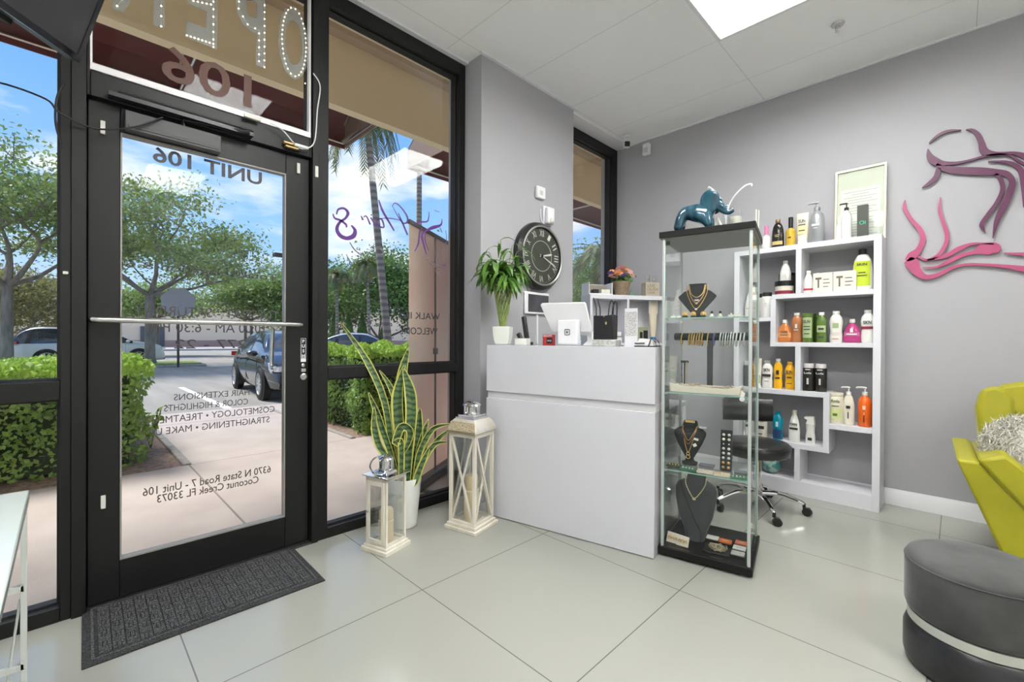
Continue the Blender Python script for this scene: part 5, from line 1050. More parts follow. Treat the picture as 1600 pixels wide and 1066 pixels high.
# fourth row
Z4 = .776
bottle('hair_spray_can', 'can', -1.205, Z4, .205, .084, GRD, SILV, 'charcoal can behind the cabinet glass on the lower left shelf', y=3.96)
bottle('cream_tube', 'tube', -1.130, Z4, .232, .058, CWB, CW, 'pale tube with green leaf print beside the cabinet post', lab=LGR, labz=(.14,.42), lets=[(.5,.55,.03)])
bottle('shampoo_bottle', 'wavy', -1.060, Z4, .215, .082, CW, M_('grey_cap',(.35,.35,.35)), 'white bottle with black label blocks left of the yellow bottles', lets=[('SKN',.66,.12),(.72,.46,.09),(.4,.25,.02)])
bottle('spray_bottle', 'wavy', -.984, Z4, .232, .066, YEL, CW, 'left yellow bottle with a clear white sprayer cap', lets=[(.3,.55,.14),(.5,.36,.05)])
bottle('shampoo_bottle', 'wavy', -.904, Z4, .212, .072, YEL, YEL, 'right yellow bottle with a yellow cap', lets=[('SUN',.62,.14),(.45,.44,.04),(.5,.22,.02)])
for xx, lb in ((-.781, 'left of the two black cans with clear tops'), (-.706, 'right of the two black cans with clear tops')):
    bottle('hair_wax_can', 'can', xx, Z4, .205, .076, BLB, CLR, lb, lets=[('Lola',.66,.07),(.16,.36,.22),(.42,.78,.03)], txt=M_('pale_print',(.55,.55,.55)), cat='can')
# lower right
Z5 = .556
bottle('shampoo_bottle', 'cyl', -.612, Z5, .222, .086, CWB, CWB, 'cream bottle with green script label beside the two pump bottles', lab=M_('pale_lime',(.58,.64,.30)), labz=(.15,.5), lets=[('Amla',.74,.10),(.5,.58,.03),(.3,.30,.08)], txt=M_('moss_print',(.10,.18,.04)), sy=.6)
bottle('pump_bottle', 'slimpump', -.540, Z5, .285, .068, CWB, CW, 'slim cream pump bottle in the lower right bay', lets=[(.35,.44,.07),(.08,.24,.16)])
bottle('pump_bottle', 'pump', -.449, Z5, .278, .080, ORP, CW, 'orange pump bottle with a white head in the lower right bay', lets=[(.22,.48,.10),(.06,.24,.24),(.06,.2,.2)], txt=M_('peach_print',(.85,.5,.35)))
# lower left
Z6 = .382
bottle('shampoo_bottle', 'shampoo', -1.190, Z6, .195, .078, CW, BLK, 'white bottle seen through the cabinet glass beneath the chair back', lets=[('SKN',.6,.12),(.5,.40,.10)])
bottle('shampoo_bottle', 'cyl', -1.098, Z6, .190, .080, CWB, BLK, 'cream bottle with black letters behind the stool seat', lets=[('TAN',.70,.13),(.7,.42,.13),(.4,.15,.04)])
bottle('shampoo_bottle', 'wavy', -.984, Z6, .215, .078, TEA, TEA, 'teal translucent bottle on the lowest full shelf', lab=M_('navy_label',(.01,.04,.12)), labz=(.04,.36), lets=[(.22,.55,.18)], txt=M_('aqua_print',(.45,.75,.80)), sy=.7)
bottle('shampoo_bottle', 'milk', -.872, Z6, .238, .076, CW, CWB, 'white bottle with dark label right of the teal one', lets=[('EKN',.56,.08),(.72,.42,.06)])
bottle('spray_bottle', 'spray', -.768, Z6, .205, .066, CW, CW, 'small white waisted spray bottle at the end of its shelf', lets=[(.4,.18,.10)])
t = thing('ornament_ball', 'speckled teal ball on the bottom of the shelf unit behind the stool', 'ball', (-1.030, 3.94, .105)); B().sph((0,0,.068), .068, 28, 18).build('ball', M_('teal_speckle', (.05,.19,.19), .25, noise=(22,(.30,.42,.36),.45,.62)), t)

# ================================================================== CORNER UNIT
cu = thing('shelf_unit', 'lower white shelf unit set across the corner behind the desk', 'shelf', (-2.313, 3.297, 0), math.atan2(.85,.53))
for q in ((0,.022,0,1.518),(.36,.382,0,1.518),(.738,.76,0,1.518)): B().box(q[0],q[1],.0,.22,q[2],q[3]).build('side_panel', SHELF, cu, bevel=.001)
B().box(0,.76,0,.22,1.518,1.556).build('top_panel', SHELF, cu, bevel=.001); B().box(.022,.738,.206,.216,.05,1.518).build('back_panel', SHELF, cu)
for z in (.30,.72,1.10): B().box(.022,.36,.0,.206,z,z+.022).box(.382,.738,.0,.206,z,z+.022).build('shelf_board', SHELF, cu)
CA = math.atan2(.85,.53)
def onu(u, v, z=1.556): return (-2.313+math.cos(CA)*u-math.sin(CA)*v, 3.297+math.sin(CA)*u+math.cos(CA)*v, z)
t = thing('storage_box', 'open white box with a taupe inside lying on the corner unit', 'box', onu(.095,.115), CA)
B().box(-.095,.135,-.09,-.084,0,.012).box(-.095,.135,.084,.09,0,.112).box(-.095,-.089,-.084,.084,0,.112).box(.129,.135,-.084,.084,0,.112).box(-.089,.129,-.084,.084,0,.006).build('box_shell', WHITE, t)
B().box(-.088,.128,.078,.083,.006,.108).build('lining', M_('taupe_lining', (.30,.27,.23), .8), t)
one('wallet', B().cb((0,0,.022),(.055,.06,.044)), M_('black_leather2', (.015,.015,.016), .4), 'small black item inside the open white box', 'wallet', onu(.075,.075,1.563), CA, bevel=.004)
one('soap_bar', B().cb((0,0,.022),(.085,.06,.044)), M_('cream_carton'), 'cream packet inside the open white box', 'packet', onu(.170,.075,1.563), CA, bevel=.006)
t = thing('flower_basket', 'wicker pot of orange, pink and purple flowers on the corner unit', 'flower pot', onu(.352,.10), CA)
B().lathe([(.052,0),(.056,.004),(.082,.125),(.084,.132),(.078,.132),(.070,.115),(.001,.112)], seg=28).build('basket', M_('wicker', (.26,.18,.11), .85, noise=(90,(.42,.33,.22),.4,.6,(1,1,3)), bump=(120,.9)), t)
B().tube([(-.03,-.078,.045),(.02,-.084,.075),(.0,-.083,.06),(.03,-.079,.035)], .003, 5).build('raffia_bow', M_('raffia', (.42,.22,.14), .8), t)
PL = [M_('peach_petal',(.85,.45,.32),.6), M_('pink_petal',(.82,.50,.52),.6), M_('orange_petal',(.88,.42,.18),.6), M_('violet_petal',(.22,.12,.45),.6)]
rf = random.Random(9)
for k in range(40):
    a = rf.uniform(0,6.283); rr_ = .105*rf.random()**.5; c = Vector((rr_*math.cos(a), rr_*math.sin(a), .165+.085*rf.random()+.05*(1-rr_/.09))); b = B(); n_ = 7; Rf = rf.uniform(.024,.042)
    tilt = Matrix.Translation(c) @ Matrix.Rotation(rf.uniform(-.6,.9),4,'X') @ Matrix.Rotation(rf.uniform(-.6,.6),4,'Y')
    for lay, (sc_, up_) in enumerate(((1,.2),(.7,.6),(.4,1.2))):
        for j in range(n_):
            q = 6.283*j/n_+lay*.4; p1 = Vector((math.cos(q),math.sin(q),0)); s = Vector((-math.sin(q),math.cos(q),0)); r0 = Rf*sc_
            b.add([tilt @ v for v in (Vector((0,0,0)), p1*r0*.6+s*r0*.33+Vector((0,0,up_*r0*.35)), p1*r0+Vector((0,0,up_*r0*.6)), p1*r0*.6-s*r0*.33+Vector((0,0,up_*r0*.35)))], [(0,1,2,3)])
    b.build('flower', PL[3] if k in (3,7,12,20,27,33) else PL[k % 3], t)
n = 90; rg = np.random.default_rng(4); P = rg.normal(0,.045,(n,3))*[1,1,.5]+[0,0,.15]; quads('foliage', P, rdir(n), rdir(n), .045, .5, LFB, t)
one('leaf_sprig', B().cb((0,0,.03),(.05,.008,.05), rx=.4, ry=.5), M_('sage_leaf',(.16,.22,.16),.6), 'single grey green leaf lying right of the flower basket', 'leaf', onu(.462,.10), CA, bevel=.004)
t = thing('candle_vase', 'square taupe vase with cut-out letters and a frosted glass on the corner unit', 'vase', onu(.655,.105), CA)
B().box(-.075,.070,-.045,.045,0,.135).build('vase', M_('taupe_vase', (.44,.38,.29), .6, bump=(50,.3)), t, bevel=.006)
b = B(); b.text('LIVE', (-.02,-.0458,.100), (1,0,0), (0,0,1), (0,-1,0), width=.075, ext=.0007); b.text('LAUGH', (-.005,-.0458,.068), (1,0,0), (0,0,1), (0,-1,0), width=.11, ext=.0007); b.text('LOVE', (-.02,-.0458,.036), (1,0,0), (0,0,1), (0,-1,0), width=.075, ext=.0007); b.build('lettering', M_('dark_taupe', (.17,.13,.10), .6), t)
for xx in (-.03,.035): B().lathe([(.022,.130),(.026,.20),(.024,.20),(.020,.135)], seg=18, cap=False, M=Matrix.Translation((xx,0,0))).build('glass_tube', LGL, t)
B().lathe([(.006,.13),(.016,.17),(.012,.205),(.002,.215)], seg=10).build('dried_bud', M_('dry_sage', (.36,.38,.30), .8), t)
# goods on the shelf behind the desk
t = thing('product_box', 'small dark olive product box left of the acrylic sign on the corner unit', 'box', onu(.405,.06,1.122), CA); B().box(-.02,.05,-.03,.03,0,.145).build('carton', M_('olive_box', (.30,.31,.20), .5), t, bevel=.001); B().box(.018,.046,-.032,-.030,.02,.10).build('label', BLACK, t)
t = thing('product_box', 'dark olive product box with two black panels right of the acrylic sign', 'box', onu(.535,.06,1.122), CA); B().box(-.055,.055,-.03,.03,0,.145).build('carton', M_('olive_box'), t, bevel=.001); B().box(-.028,-.004,-.032,-.030,.02,.10).build('label', BLACK, t); B().box(.006,.050,-.032,-.030,.01,.115).build('label', BLACK, t)
t = thing('cream_tube', 'white and tan tube with a blue cap standing beside the glass cabinet', 'tube', onu(.665,.075,1.122), CA)
b = B(); vs = []; prof = [(.024,0),(.026,.05),(.036,.17),(.045,.36),(.045,.40)]; seg = 18
for i, (r_, z_) in enumerate(prof):
    for k in range(seg): a = 6.283*k/seg; vs.append((r_*math.cos(a), r_*(1-.85*i/4)*math.sin(a), z_))
b.add(vs, [(i*seg+k, i*seg+(k+1) % seg, (i+1)*seg+(k+1) % seg, (i+1)*seg+k) for i in range(4) for k in range(seg)]+[tuple(range(seg-1,-1,-1)), tuple(4*seg+k for k in range(seg))]); b.build('body', M_('tan_tube', (.62,.55,.42), .35), t)
B().box(-.0455,.0455,-.0085,.0085,.275,.402).build('white_end', CW, t, bevel=.002)
B().lathe([(.024,-.0),(.026,.055)], seg=18, M=Matrix.Translation((0,0,.0005))).build('cap', M_('blue_cap', (.02,.16,.42), .3), t, bevel=.002)
one('carton_pile', B().box(-.14,.12,-.08,.08,.0,.05).box(-.12,.12,-.07,.07,.062,.10), WHITE, 'white box pile behind the black handbag on the corner unit shelf', 'box', onu(.20,.10,1.122), CA, bevel=.003)

# ================================================================== GLASS DISPLAY CABINET
FC = (-1.120, 2.230, 0)
gc = thing('display_cabinet', 'narrow glass jewellery display cabinet with black base and top at the end of the desk', 'display cabinet', FC, A12)
CWd, CDp = .445, .445
B().box(0,CWd,0,CDp,.014,.052).build('base', mat('black_laminate', (.008,.008,.008), .5, spec=.25), gc, bevel=.002)
for x in (.05,CWd-.05):
    for y in (.05,CDp-.05): B().lathe([(.018,0),(.020,.014)], seg=14, M=Matrix.Translation((x,y,0))).build('foot', SILV, gc)
B().box(-.004,CWd+.003,-.006,CDp,1.690,1.722).build('top', mat('black_laminate'), gc, bevel=.002)
B().box(.01,CWd,.004,CDp-.01,1.684,1.690).build('soffit_board', mat('taupe_board', (.20,.20,.17), .4), gc)
ALP = mat('satin_aluminium', (.55,.57,.56), .35, metal=.6)
for x, y in ((.010,.010),(CWd-.024,.010),(.010,CDp-.024),(CWd-.024,CDp-.024)): B().box(x,x+.014,y,y+.014,.052,1.684).build('corner_post', ALP, gc, bevel=.002)
pn = [(.026,CWd-.026,.014,.018),(.026,CWd-.026,CDp-.018,CDp-.014),(.014,.018,.026,CDp-.026),(CWd-.018,CWd-.014,.026,CDp-.026)]
for q in pn: B().box(*q,.056,1.680).build('glass_pane', GLC, gc, smooth=False)
B().box(.0240,.0258,.0135,.0185,.056,1.68).box(CWd-.0258,CWd-.0240,.0135,.0185,.056,1.68).box(CWd-.0185,CWd-.0135,CDp-.0258,CDp-.024,.056,1.68).build('glass_edge', GLE, gc)
SHZ = (.455,.868,1.262)
for z in SHZ:
    s = B().box(.026,CWd-.026,.030,CDp-.030,z,z+.006).build('glass_shelf', GLC, gc, smooth=False)
    B().box(.026,CWd-.026,.0285,.030,z,z+.006).box(CWd-.026,CWd-.0245,.0285,CDp-.030,z,z+.006).build('polished_edge', GLE, s)
    cl_ = B(); [cl_.cb((x, y, z-.004), (.012,.016,.010)) for x in (.026,CWd-.026) for y in (.05,CDp-.05)]; cl_.build('shelf_clip', SILV, s)
B().box(.20,.235,.012,.015,.70,.71).lathe([(.012,0),(.012,.014)], seg=14, M=Matrix.Translation((CWd-.05,.014,.865)) @ Matrix.Rotation(R(90),4,'X')).build('door_lock', CHROME, gc)
B().cb((.032,.03,1.665),(.022,.012,.020)).cb((CWd-.035,CDp-.02,.08),(.022,.012,.020)).build('hinge', BLACK, gc)
def onf(u, v, z): return (FC[0]+math.cos(A12)*u-math.sin(A12)*v, FC[1]+math.sin(A12)*u+math.cos(A12)*v, z)
def chain(pts, nm, par, m=GOLD, r=.0016, beads=0):
    b = B(); P = catmull(pts, 8); b.tube(P, r, 5)
    if beads:
        for i in range(0, len(P), beads): b.sph(P[i], r*1.9, 6, 4)
    b.build(nm, m, par)
def loft(b, secs, seg=24):
    """secs: (z, halfwidth, halfdepth, y offset)"""
    vs = []
    for z, hw_, hd, yo in secs:
        for k in range(seg):
            a = 6.283185*k/seg; ca, sa = math.cos(a), math.sin(a); vs.append((hw_*math.copysign(abs(ca)**.8, ca), yo+hd*math.copysign(abs(sa)**.8, sa), z))
    n = len(secs); fs = [(i*seg+k, i*seg+(k+1) % seg, (i+1)*seg+(k+1) % seg, (i+1)*seg+k) for i in range(n-1) for k in range(seg)]+[tuple(range(seg-1,-1,-1)), tuple((n-1)*seg+k for k in range(seg))]
    return b.add(vs, fs)
# busts (1) top: pointed easel bust
t = thing('necklace_bust', 'pointed black necklace bust with layered gold chains on the top glass shelf', 'necklace display', onf(.145,.20,SHZ[2]+.006), A12); t.scale = (1.14,1,1.0)
b = B(); pf_ = [(0,0),(.014,.02),(.085,.120),(.088,.132),(.060,.160),(.042,.168),(.040,.205),(-.040,.205),(-.042,.168),(-.060,.160),(-.088,.132),(-.085,.120),(-.014,.02)]
b.prism(pf_, .012, (0,-.006,0), (1,0,0), (0,.22,.975), (0,.975,-.22)); b.build('bust', BLKV, t, bevel=.004)
B().prism([(-.03,0),(.03,0),(.02,.15),(-.02,.15)], .004, (0,.08,0), (1,0,0), (0,-.25,.97), (0,.97,.25)).build('easel_back', BLKV, t)
for s, d, n_ in ((.036,.075,'necklace'),(.040,.108,'necklace'),(.052,.140,'necklace')):
    chain([(-s,.028,.190),(-s*.75,.020,.165-d*.3),(0,-.012+.22*(.19-d),.195-d),(s*.75,.020,.165-d*.3),(s,.028,.190)], n_, t)
b = B(); [b.cb((x, -.002+.22*z, z), (.020,.003,.009), ry=r_) for x, z, r_ in ((-.036,.115,.3),(.040,.125,-.3),(.052,.105,0))]; b.build('price_tag', CREAM, t)
B().sph((0,.012,.086),.006,10,6).sph((0,.0,.052),.006,10,6).cb((0,.016,.104),(.02,.004,.008)).build('pendant', SILV, t)
t = thing('bracelet_bar', 'black T-bar stand hung with gold and silver bracelets on the middle glass shelf', 'bracelet stand', onf(.218,.20,SHZ[1]+.006), A12)
B().box(-.014,.014,-.008,.008,.018,.285).build('post', mat('grey_post', (.05,.05,.055), .5), t, bevel=.002); B().box(-.05,.05,-.035,.035,0,.016).build('base', BLACK, t, bevel=.004)
B().lathe([(.018,-.185),(.020,-.182),(.020,.182),(.018,.185)], seg=18, M=Matrix.Translation((0,0,.295)) @ Matrix.Rotation(R(90),4,'Y')).build('velvet_bar', mat('dark_green_velvet', (.02,.03,.028), .9), t)
rb = random.Random(3)
for i, x in enumerate([-.145,-.105,-.092,-.080,-.066,-.052,-.038,-.010,.020,.052,.066,.078,.090,.102,.114,.130,.148,.165]):
    m_ = GOLD if i < 8 else (mat('blue_bead', (.10,.13,.28), .3) if i == 8 else SILV); rz_ = rb.uniform(.028,.036); ww = rb.uniform(.0025,.0045)
    P = [(x+.003*math.sin(a), .026*math.cos(a), .288+rz_*math.sin(a)*1.05-.006) for a in np.linspace(0,6.283,20)[:-1]]
    one('bracelet', B().tube(P, ww, 6, closed=True), m_, ('gold' if i < 8 else 'blue beaded' if i == 8 else 'silver')+' bracelet hanging on the black T-bar in the cabinet', 'bracelet', onf(.218,.20,SHZ[1]+.006), A12, group=('gold' if i < 8 else 'blue beaded' if i == 8 else 'silver')+' bracelets on the bar')
# small things on the top shelf
for i, (u, lab_, m_) in enumerate([(.055,'pearl ring box far left at the shelf front',CREAM),(.085,'pale ring box second from the left at the shelf front',CREAM),(.115,'gold star ornament left of the bust foot',GOLD),(.155,'gold trinket just right of the bust foot',GOLD),(.205,'round gold brooch on a dark stand',GOLD),(.245,'small figure with a black head, left of its twin',BLACK),(.285,'small figure with a black head, right of its twin',BLACK),(.335,'pale ring box near the right post',CREAM),(.365,'cream ring tray at the right end of the shelf front',CREAM)]):
    t = thing('trinket', lab_+', top glass shelf', 'ornament', onf(u,.075,SHZ[2]+.006), A12)
    if m_ is CREAM: B().box(-.013,.013,-.012,.012,0,.012).build('holder', CREAM, t, bevel=.002); B().sph((0,0,.015),.005,10,6).build('stone', SILV, t)
    elif m_ is GOLD: B().cb((0,0,.006),(.024,.020,.012)).build('holder', BLACK, t, bevel=.002); B().sph((0,-.004,.019),.010,12,8,(1,.7,1)).tube([(.012*math.cos(a),-.004,.019+.012*math.sin(a)) for a in np.linspace(0,6.283,12)[:-1]],.003,5,closed=True).build('ornament_top', GOLD, t)
    else: B().lathe([(.011,0),(.012,.006),(.006,.016),(.004,.02)], seg=12).build('robe', CREAM, t); B().sph((0,0,.026),.007,12,8).build('head', BLACK, t)
t = thing('necklace_tray', 'long shallow cream tray holding tangled pale necklaces on the middle glass shelf', 'tray', onf(.215,.10,SHZ[1]+.006), A12)
B().box(-.165,.165,-.06,.06,0,.006).prism([(-.165,0),(.165,0),(.172,.045),(.10,.030),(-.10,.036),(-.172,.050)], .006, (0,-.062,0), (1,0,0), (0,0,1), (0,1,0)).box(-.165,.165,.056,.062,0,.035).box(-.170,-.164,-.06,.06,0,.042).box(.164,.170,-.06,.06,0,.042).build('tray', mat('cream_tray', (.68,.62,.52), .5), t, bevel=.003)
b = B(); rb = random.Random(8)
for k in range(16): x0 = rb.uniform(-.15,.12); b.tube([(x0+.02*j+rb.uniform(-.01,.01), rb.uniform(-.045,.045), .012+rb.uniform(0,.032)) for j in range(5)], .0025, 5)
o = b.build('necklaces', mat('pale_chain', (.62,.52,.40), .4, metal=.3), t); o['kind'] = 'stuff'
one('price_label', B().prism([(-.02,0),(.025,-.006),(.03,.012),(.015,.026),(-.022,.022)], .002, (0,0,0), (1,0,0), (0,.3,.95), (0,-.95,.3)), CREAM, 'white price label leaning at the right end of the cream tray', 'price label', onf(.375,.042,SHZ[1]+.008), A12)
t = thing('earring_stand', 'slim black double hook stand with hanging chains at the left of the middle shelf', 'jewellery stand', onf(.070,.28,SHZ[1]+.006), A12)
B().box(-.020,.020,-.006,.006,.145,.158).box(-.003,.003,-.003,.003,.006,.150).box(-.02,.02,-.015,.015,0,.006).build('stand', BLACK, t)
for x in (-.014,.013): chain([(x,-.007,.150),(x,-.008,.09),(x+.001,-.008,.03)], 'hanging_chain', t, BLACK if x < 0 else GOLD, .0018, 5)
# (2) lower bust
def bust(label, u, v, z, S, m, chains, name='necklace_bust'):
    t = thing(name, label, 'necklace display', onf(u,v,z), A12)
    b = loft(B(), [(0,.040*S,.036*S,0),(.012*S,.042*S,.038*S,0),(.02*S,.024*S,.020*S,0),(.035*S,.020*S,.016*S,0),(.07*S,.040*S,.024*S,-.004*S),(.12*S,.066*S,.030*S,-.008*S),(.165*S,.084*S,.032*S,-.004*S),(.182*S,.084*S,.030*S,.004*S),(.196*S,.066*S,.026*S,.010*S),(.205*S,.042*S,.022*S,.014*S),(.235*S,.036*S,.020*S,.018*S),(.240*S,.032*S,.016*S,.018*S)])
    b.build('bust', m, t, angle=60)
    for s, d, mm, bd_ in chains: chain([(-s*S,.012*S,.215*S),(-s*.95*S,-.020*S,.195*S),(-s*.5*S,-.040*S,(.195-d*.6)*S),(0,-.046*S,(.195-d)*S),(s*.5*S,-.040*S,(.195-d*.6)*S),(s*.95*S,-.020*S,.195*S),(s*S,.012*S,.215*S)], 'necklace', t, mm, .0017, bd_)
    return t
t = bust('black bust with gold chains and a figure eight pendant on the bottom glass shelf', .118,.20,SHZ[0]+.006,1.0,BLKV,[(.034,.055,GOLD,0),(.040,.075,mat('rose_gold',(.55,.30,.24),.3,metal=1),0),(.036,.120,GOLD,0)])
B().tube([(.008*math.cos(a),-.047,.068+.008*math.sin(a)) for a in np.linspace(0,6.283,14)[:-1]],.002,5,closed=True).tube([(.010*math.cos(a),-.046,.050+.010*math.sin(a)) for a in np.linspace(0,6.283,14)[:-1]],.002,5,closed=True).cb((0,.0,.236),(.05,.006,.012)).build('pendant', GOLD, t)
B().cb((.040,-.043,.150),(.024,.002,.012), ry=.2).cb((.034,-.046,.118),(.018,.002,.016), ry=-.5).build('price_tag', CREAM, t)
t = thing('necklace_bust', 'large charcoal shouldered bust with a gold necklace on the cabinet floor', 'necklace display', onf(.150,.21,.053), A12)
b = loft(B(), [(0,.050,.05,0),(.01,.052,.05,0),(.05,.060,.030,0),(.13,.088,.034,-.01),(.22,.105,.036,-.012),(.275,.108,.036,-.004),(.300,.098,.032,.004),(.315,.070,.028,.010),(.323,.050,.025,.014),(.345,.048,.024,.018),(.362,.050,.024,.020),(.372,.044,.020,.022),(.376,.030,.014,.022)], 28)
b.build('bust', GREYV, t, angle=60)
chain([(-.052,.0,.335),(-.050,-.024,.305),(-.028,-.042,.265),(0,-.052,.235),(.028,-.042,.265),(.050,-.024,.305),(.052,.0,.335)], 'necklace', t, mat('pale_gold',(.66,.58,.36),.3,metal=.9), .002, 2)
B().sph((0,-.055,.230),.007,10,6,(1.4,.6,.7)).build('pendant', MAT['pale_gold'], t)
chain([(-.080,-.018,.312),(-.040,-.052,.22),(0,-.050,.12),(.030,-.046,.06),(.035,-.060,.005)], 'leather_cord', t, BLACK, .0028)
# earring board and cards
t = thing('earring_board', 'upright black card of pearl and gold earrings on the bottom glass shelf', 'earring display', onf(.305,.16,SHZ[0]+.006), A12)
B().prism([(-.028,0),(.028,0),(.028,.215),(-.028,.215)], .004, (0,0,0), (1,0,0), (0,.12,.99), (0,.99,-.12)).build('board', BLACK, t)
for i in range(8):
    for s in (-1,1): B().sph((s*.013,-.003+.12*(.02+.024*i),.02+.024*i), .0075 if i != 5 else .004, 10, 6, (1,.6,1)).build('earring', GOLD if i < 2 else (CREAM if i in (6,7) else SILV), t)
for i, (u, v, c, lb, w_) in enumerate([(.060,.10,'dark_green_card','dark green card of studs at the left of the bottom glass shelf',.075),(.135,.075,'green_card','green card of studs in front of the black bust foot',.08),(.205,.20,'slate_card','slate grey card lying behind the bust foot',.075),(.220,.075,'cream_card','cream card of rings at the middle of the bottom glass shelf',.08),(.300,.07,'cream_card','cream card of rings before the earring board',.075),(.375,.16,'slate_card','slate grey case near the right post, bottom glass shelf',.06),(.375,.06,'green_card','green card with four clear studs at the right of the bottom glass shelf',.075)]):
    cc = {'dark_green_card':(.03,.05,.035),'green_card':(.06,.17,.10),'slate_card':(.14,.14,.17),'cream_card':(.66,.58,.48)}[c]
    t = thing('jewellery_card', lb, 'card', onf(u,v,SHZ[0]+.006), A12+R(3*i-8)); B().cb((0,0,.005),(w_,.05,.010)).build('card', M_(c, cc, .6), t, bevel=.001)
    if c != 'slate_card':
        for x in (-.024,-.008,.008,.024): B().sph((x,-.008,.012), .0048, 8, 5).build('stud', GOLD if i in (0,4) else SILV, t)
# floor of the cabinet
for i, (u, v, c, lb, tl) in enumerate([(.055,.075,'cream_card','left cream card of gold earrings leaning at the cabinet floor front',.5),(.110,.062,'cream_card','right cream card of gold earrings leaning at the cabinet floor front',.5)]):
    t = thing('earring_card', lb, 'card', onf(u,v,.053), A12-R(6)); B().prism([(-.032,0),(.030,0),(.030,.052),(-.032,.055)], .002, (0,0,0), (1,0,0), (0,.45,.89), (0,.89,-.45)).build('card', M_('cream_card'), t)
    for x in (-.016,.0,.016): B().tube([(x+.006*math.cos(a),.008,.022+.011*math.sin(a)) for a in np.linspace(0,6.283,10)[:-1]], .0018, 5, closed=True).build('earring', GOLD, t)
for i, (u, v, c, lb) in enumerate([(.235,.22,(.62,.60,.56),'white jewellery box left of the orange ones on the cabinet floor'),(.300,.21,(.60,.13,.03),'orange jewellery box at the back of the cabinet floor'),(.375,.235,(.55,.14,.05),'orange jewellery box by the right pane of the cabinet floor'),(.372,.165,(.60,.58,.55),'white jewellery box in front of the right orange one'),(.372,.095,(.45,.44,.42),'grey white jewellery box at the front right of the cabinet floor')]):
    t = thing('jewellery_box', lb, 'box', onf(u,v,.053), A12); B().cb((0,0,.008),(.066,.055,.016)).build('tray', BLACK, t, bevel=.001); B().cb((0,.002,.018),(.060,.048,.006)).build('pad', M_('jbox_%d' % i, c, .6), t, bevel=.001); B().cb((0,-.006,.024),(.030,.006,.005)).build('brooch', SILV if i != 1 else GOLD, t)
t = thing('necklace_pile', 'tangled pile of metal chain necklaces on a black tray at the cabinet floor', 'necklaces', onf(.275,.10,.053), A12); B().cb((0,0,.006),(.125,.10,.012)).build('tray', BLACK, t, bevel=.002)
b = B(); rb = random.Random(12)
for k in range(14): r_ = rb.uniform(.015,.042); cx_, cy_ = rb.uniform(-.014,.014), rb.uniform(-.01,.01); b.tube([(cx_+r_*math.cos(a), cy_+r_*.85*math.sin(a), .015+rb.uniform(0,.016)) for a in np.linspace(0,6.283,22)[:-1]], .0022, 5, closed=True)
o = b.build('chains', M_('mixed_metal', (.50,.42,.30), .35, metal=.9), t); o['kind'] = 'stuff'

# ------------------------------------------------------------------ on top of the cabinet
el = thing('elephant_figurine', 'glossy teal blue ceramic elephant with raised trunk on the cabinet top', 'figurine', onf(.178,.085,1.722), A12); el.scale = (1.05,1,1.10)
EM = M_('teal_glaze', (.008,.045,.075), .12, noise=(26,(.03,.12,.17),.40,.66,(1,1,.22)), coat=.6)
def skin(nm, verts, edges, radii, par, m, sub=2, root=0):
    me = bpy.data.meshes.new(nm); me.from_pydata(verts, edges, []); o = bpy.data.objects.new(nm, me); COL.objects.link(o); o.parent = par
    s = o.modifiers.new('skin', 'SKIN'); s.use_smooth_shade = True
    for i, r_ in enumerate(radii): me.skin_vertices[0].data[i].radius = r_ if isinstance(r_, tuple) else (r_, r_)
    me.skin_vertices[0].data[root].use_root = True
    q = o.modifiers.new('sub', 'SUBSURF'); q.levels = sub; q.render_levels = sub; me.materials.append(m); return o
V_ = [(-.020,0,.098),(-.070,0,.094),(-.098,0,.082),(.030,0,.098),(.056,0,.108),(.080,0,.116),(.100,0,.104),(.114,0,.082),(.134,0,.070),(.158,0,.084),
      (-.092,.026,.040),(-.098,.028,.004),(-.092,-.026,.040),(-.098,-.028,.004),(.042,.026,.050),(.056,.028,.004),(.042,-.026,.050),(.056,-.028,.004),(-.112,0,.06),(-.118,0,.03)]
E_ = [(0,1),(1,2),(0,3),(3,4),(4,5),(5,6),(6,7),(7,8),(8,9),(2,10),(10,11),(2,12),(12,13),(3,14),(14,15),(3,16),(16,17),(2,18),(18,19)]
Rd = [(.040,.036),(.043,.038),.034,(.040,.036),.030,.032,.026,.017,.014,.012,.026,.023,.026,.023,.026,.023,.026,.023,.006,.004]
skin('elephant_body', V_, E_, Rd, el, EM)
for s in (-1, 1):
    b = B(); M = Matrix.Translation((.056, s*.040, .128)) @ Matrix.Rotation(s*R(10),4,'Z') @ Matrix.Rotation(-s*R(8),4,'X'); b.sph((0,0,0), .050, 24, 14, (.95,.16,1.02), M); b.build('ear', EM, el)
B().tube(catmull([(.098,-.022,.104),(.118,-.026,.094),(.136,-.024,.098)],4), [.004]*4+[.003]*4+[.0015], 6).build('tusk', EM, el)
t = thing('antenna_decoration', 'pair of thin white curved wire antennae behind the elephant', 'decoration', onf(.290,.22,1.722), A12)
B().lathe([(.022,0),(.020,.008),(.006,.012)], seg=16).build('base', WHITE, t)
chain([(0,0,.01),(-.008,0,.12),(-.035,0,.21),(-.082,0,.266),(-.090,0,.262)], 'antenna', t, WHITE, .003); chain([(.0,0,.01),(.006,0,.12),(.035,0,.19),(.085,0,.240),(.118,0,.246),(.120,0,.236)], 'antenna', t, WHITE, .004)
t = thing('glass_candle', 'cream candle in a clear glass with a black plate on the cabinet top', 'candle', onf(.338,.17,1.722), A12)
B().lathe([(.060,0),(.066,.004),(.066,.008),(.060,.008)], seg=28).build('plate', BLKG, t); B().lathe([(.032,.010),(.034,.070),(.001,.072)], seg=24).build('wax', CREAM, t); B().lathe([(.036,.008),(.037,.105),(.035,.105),(.034,.010)], seg=28, cap=False).build('glass_cup', LGL, t)
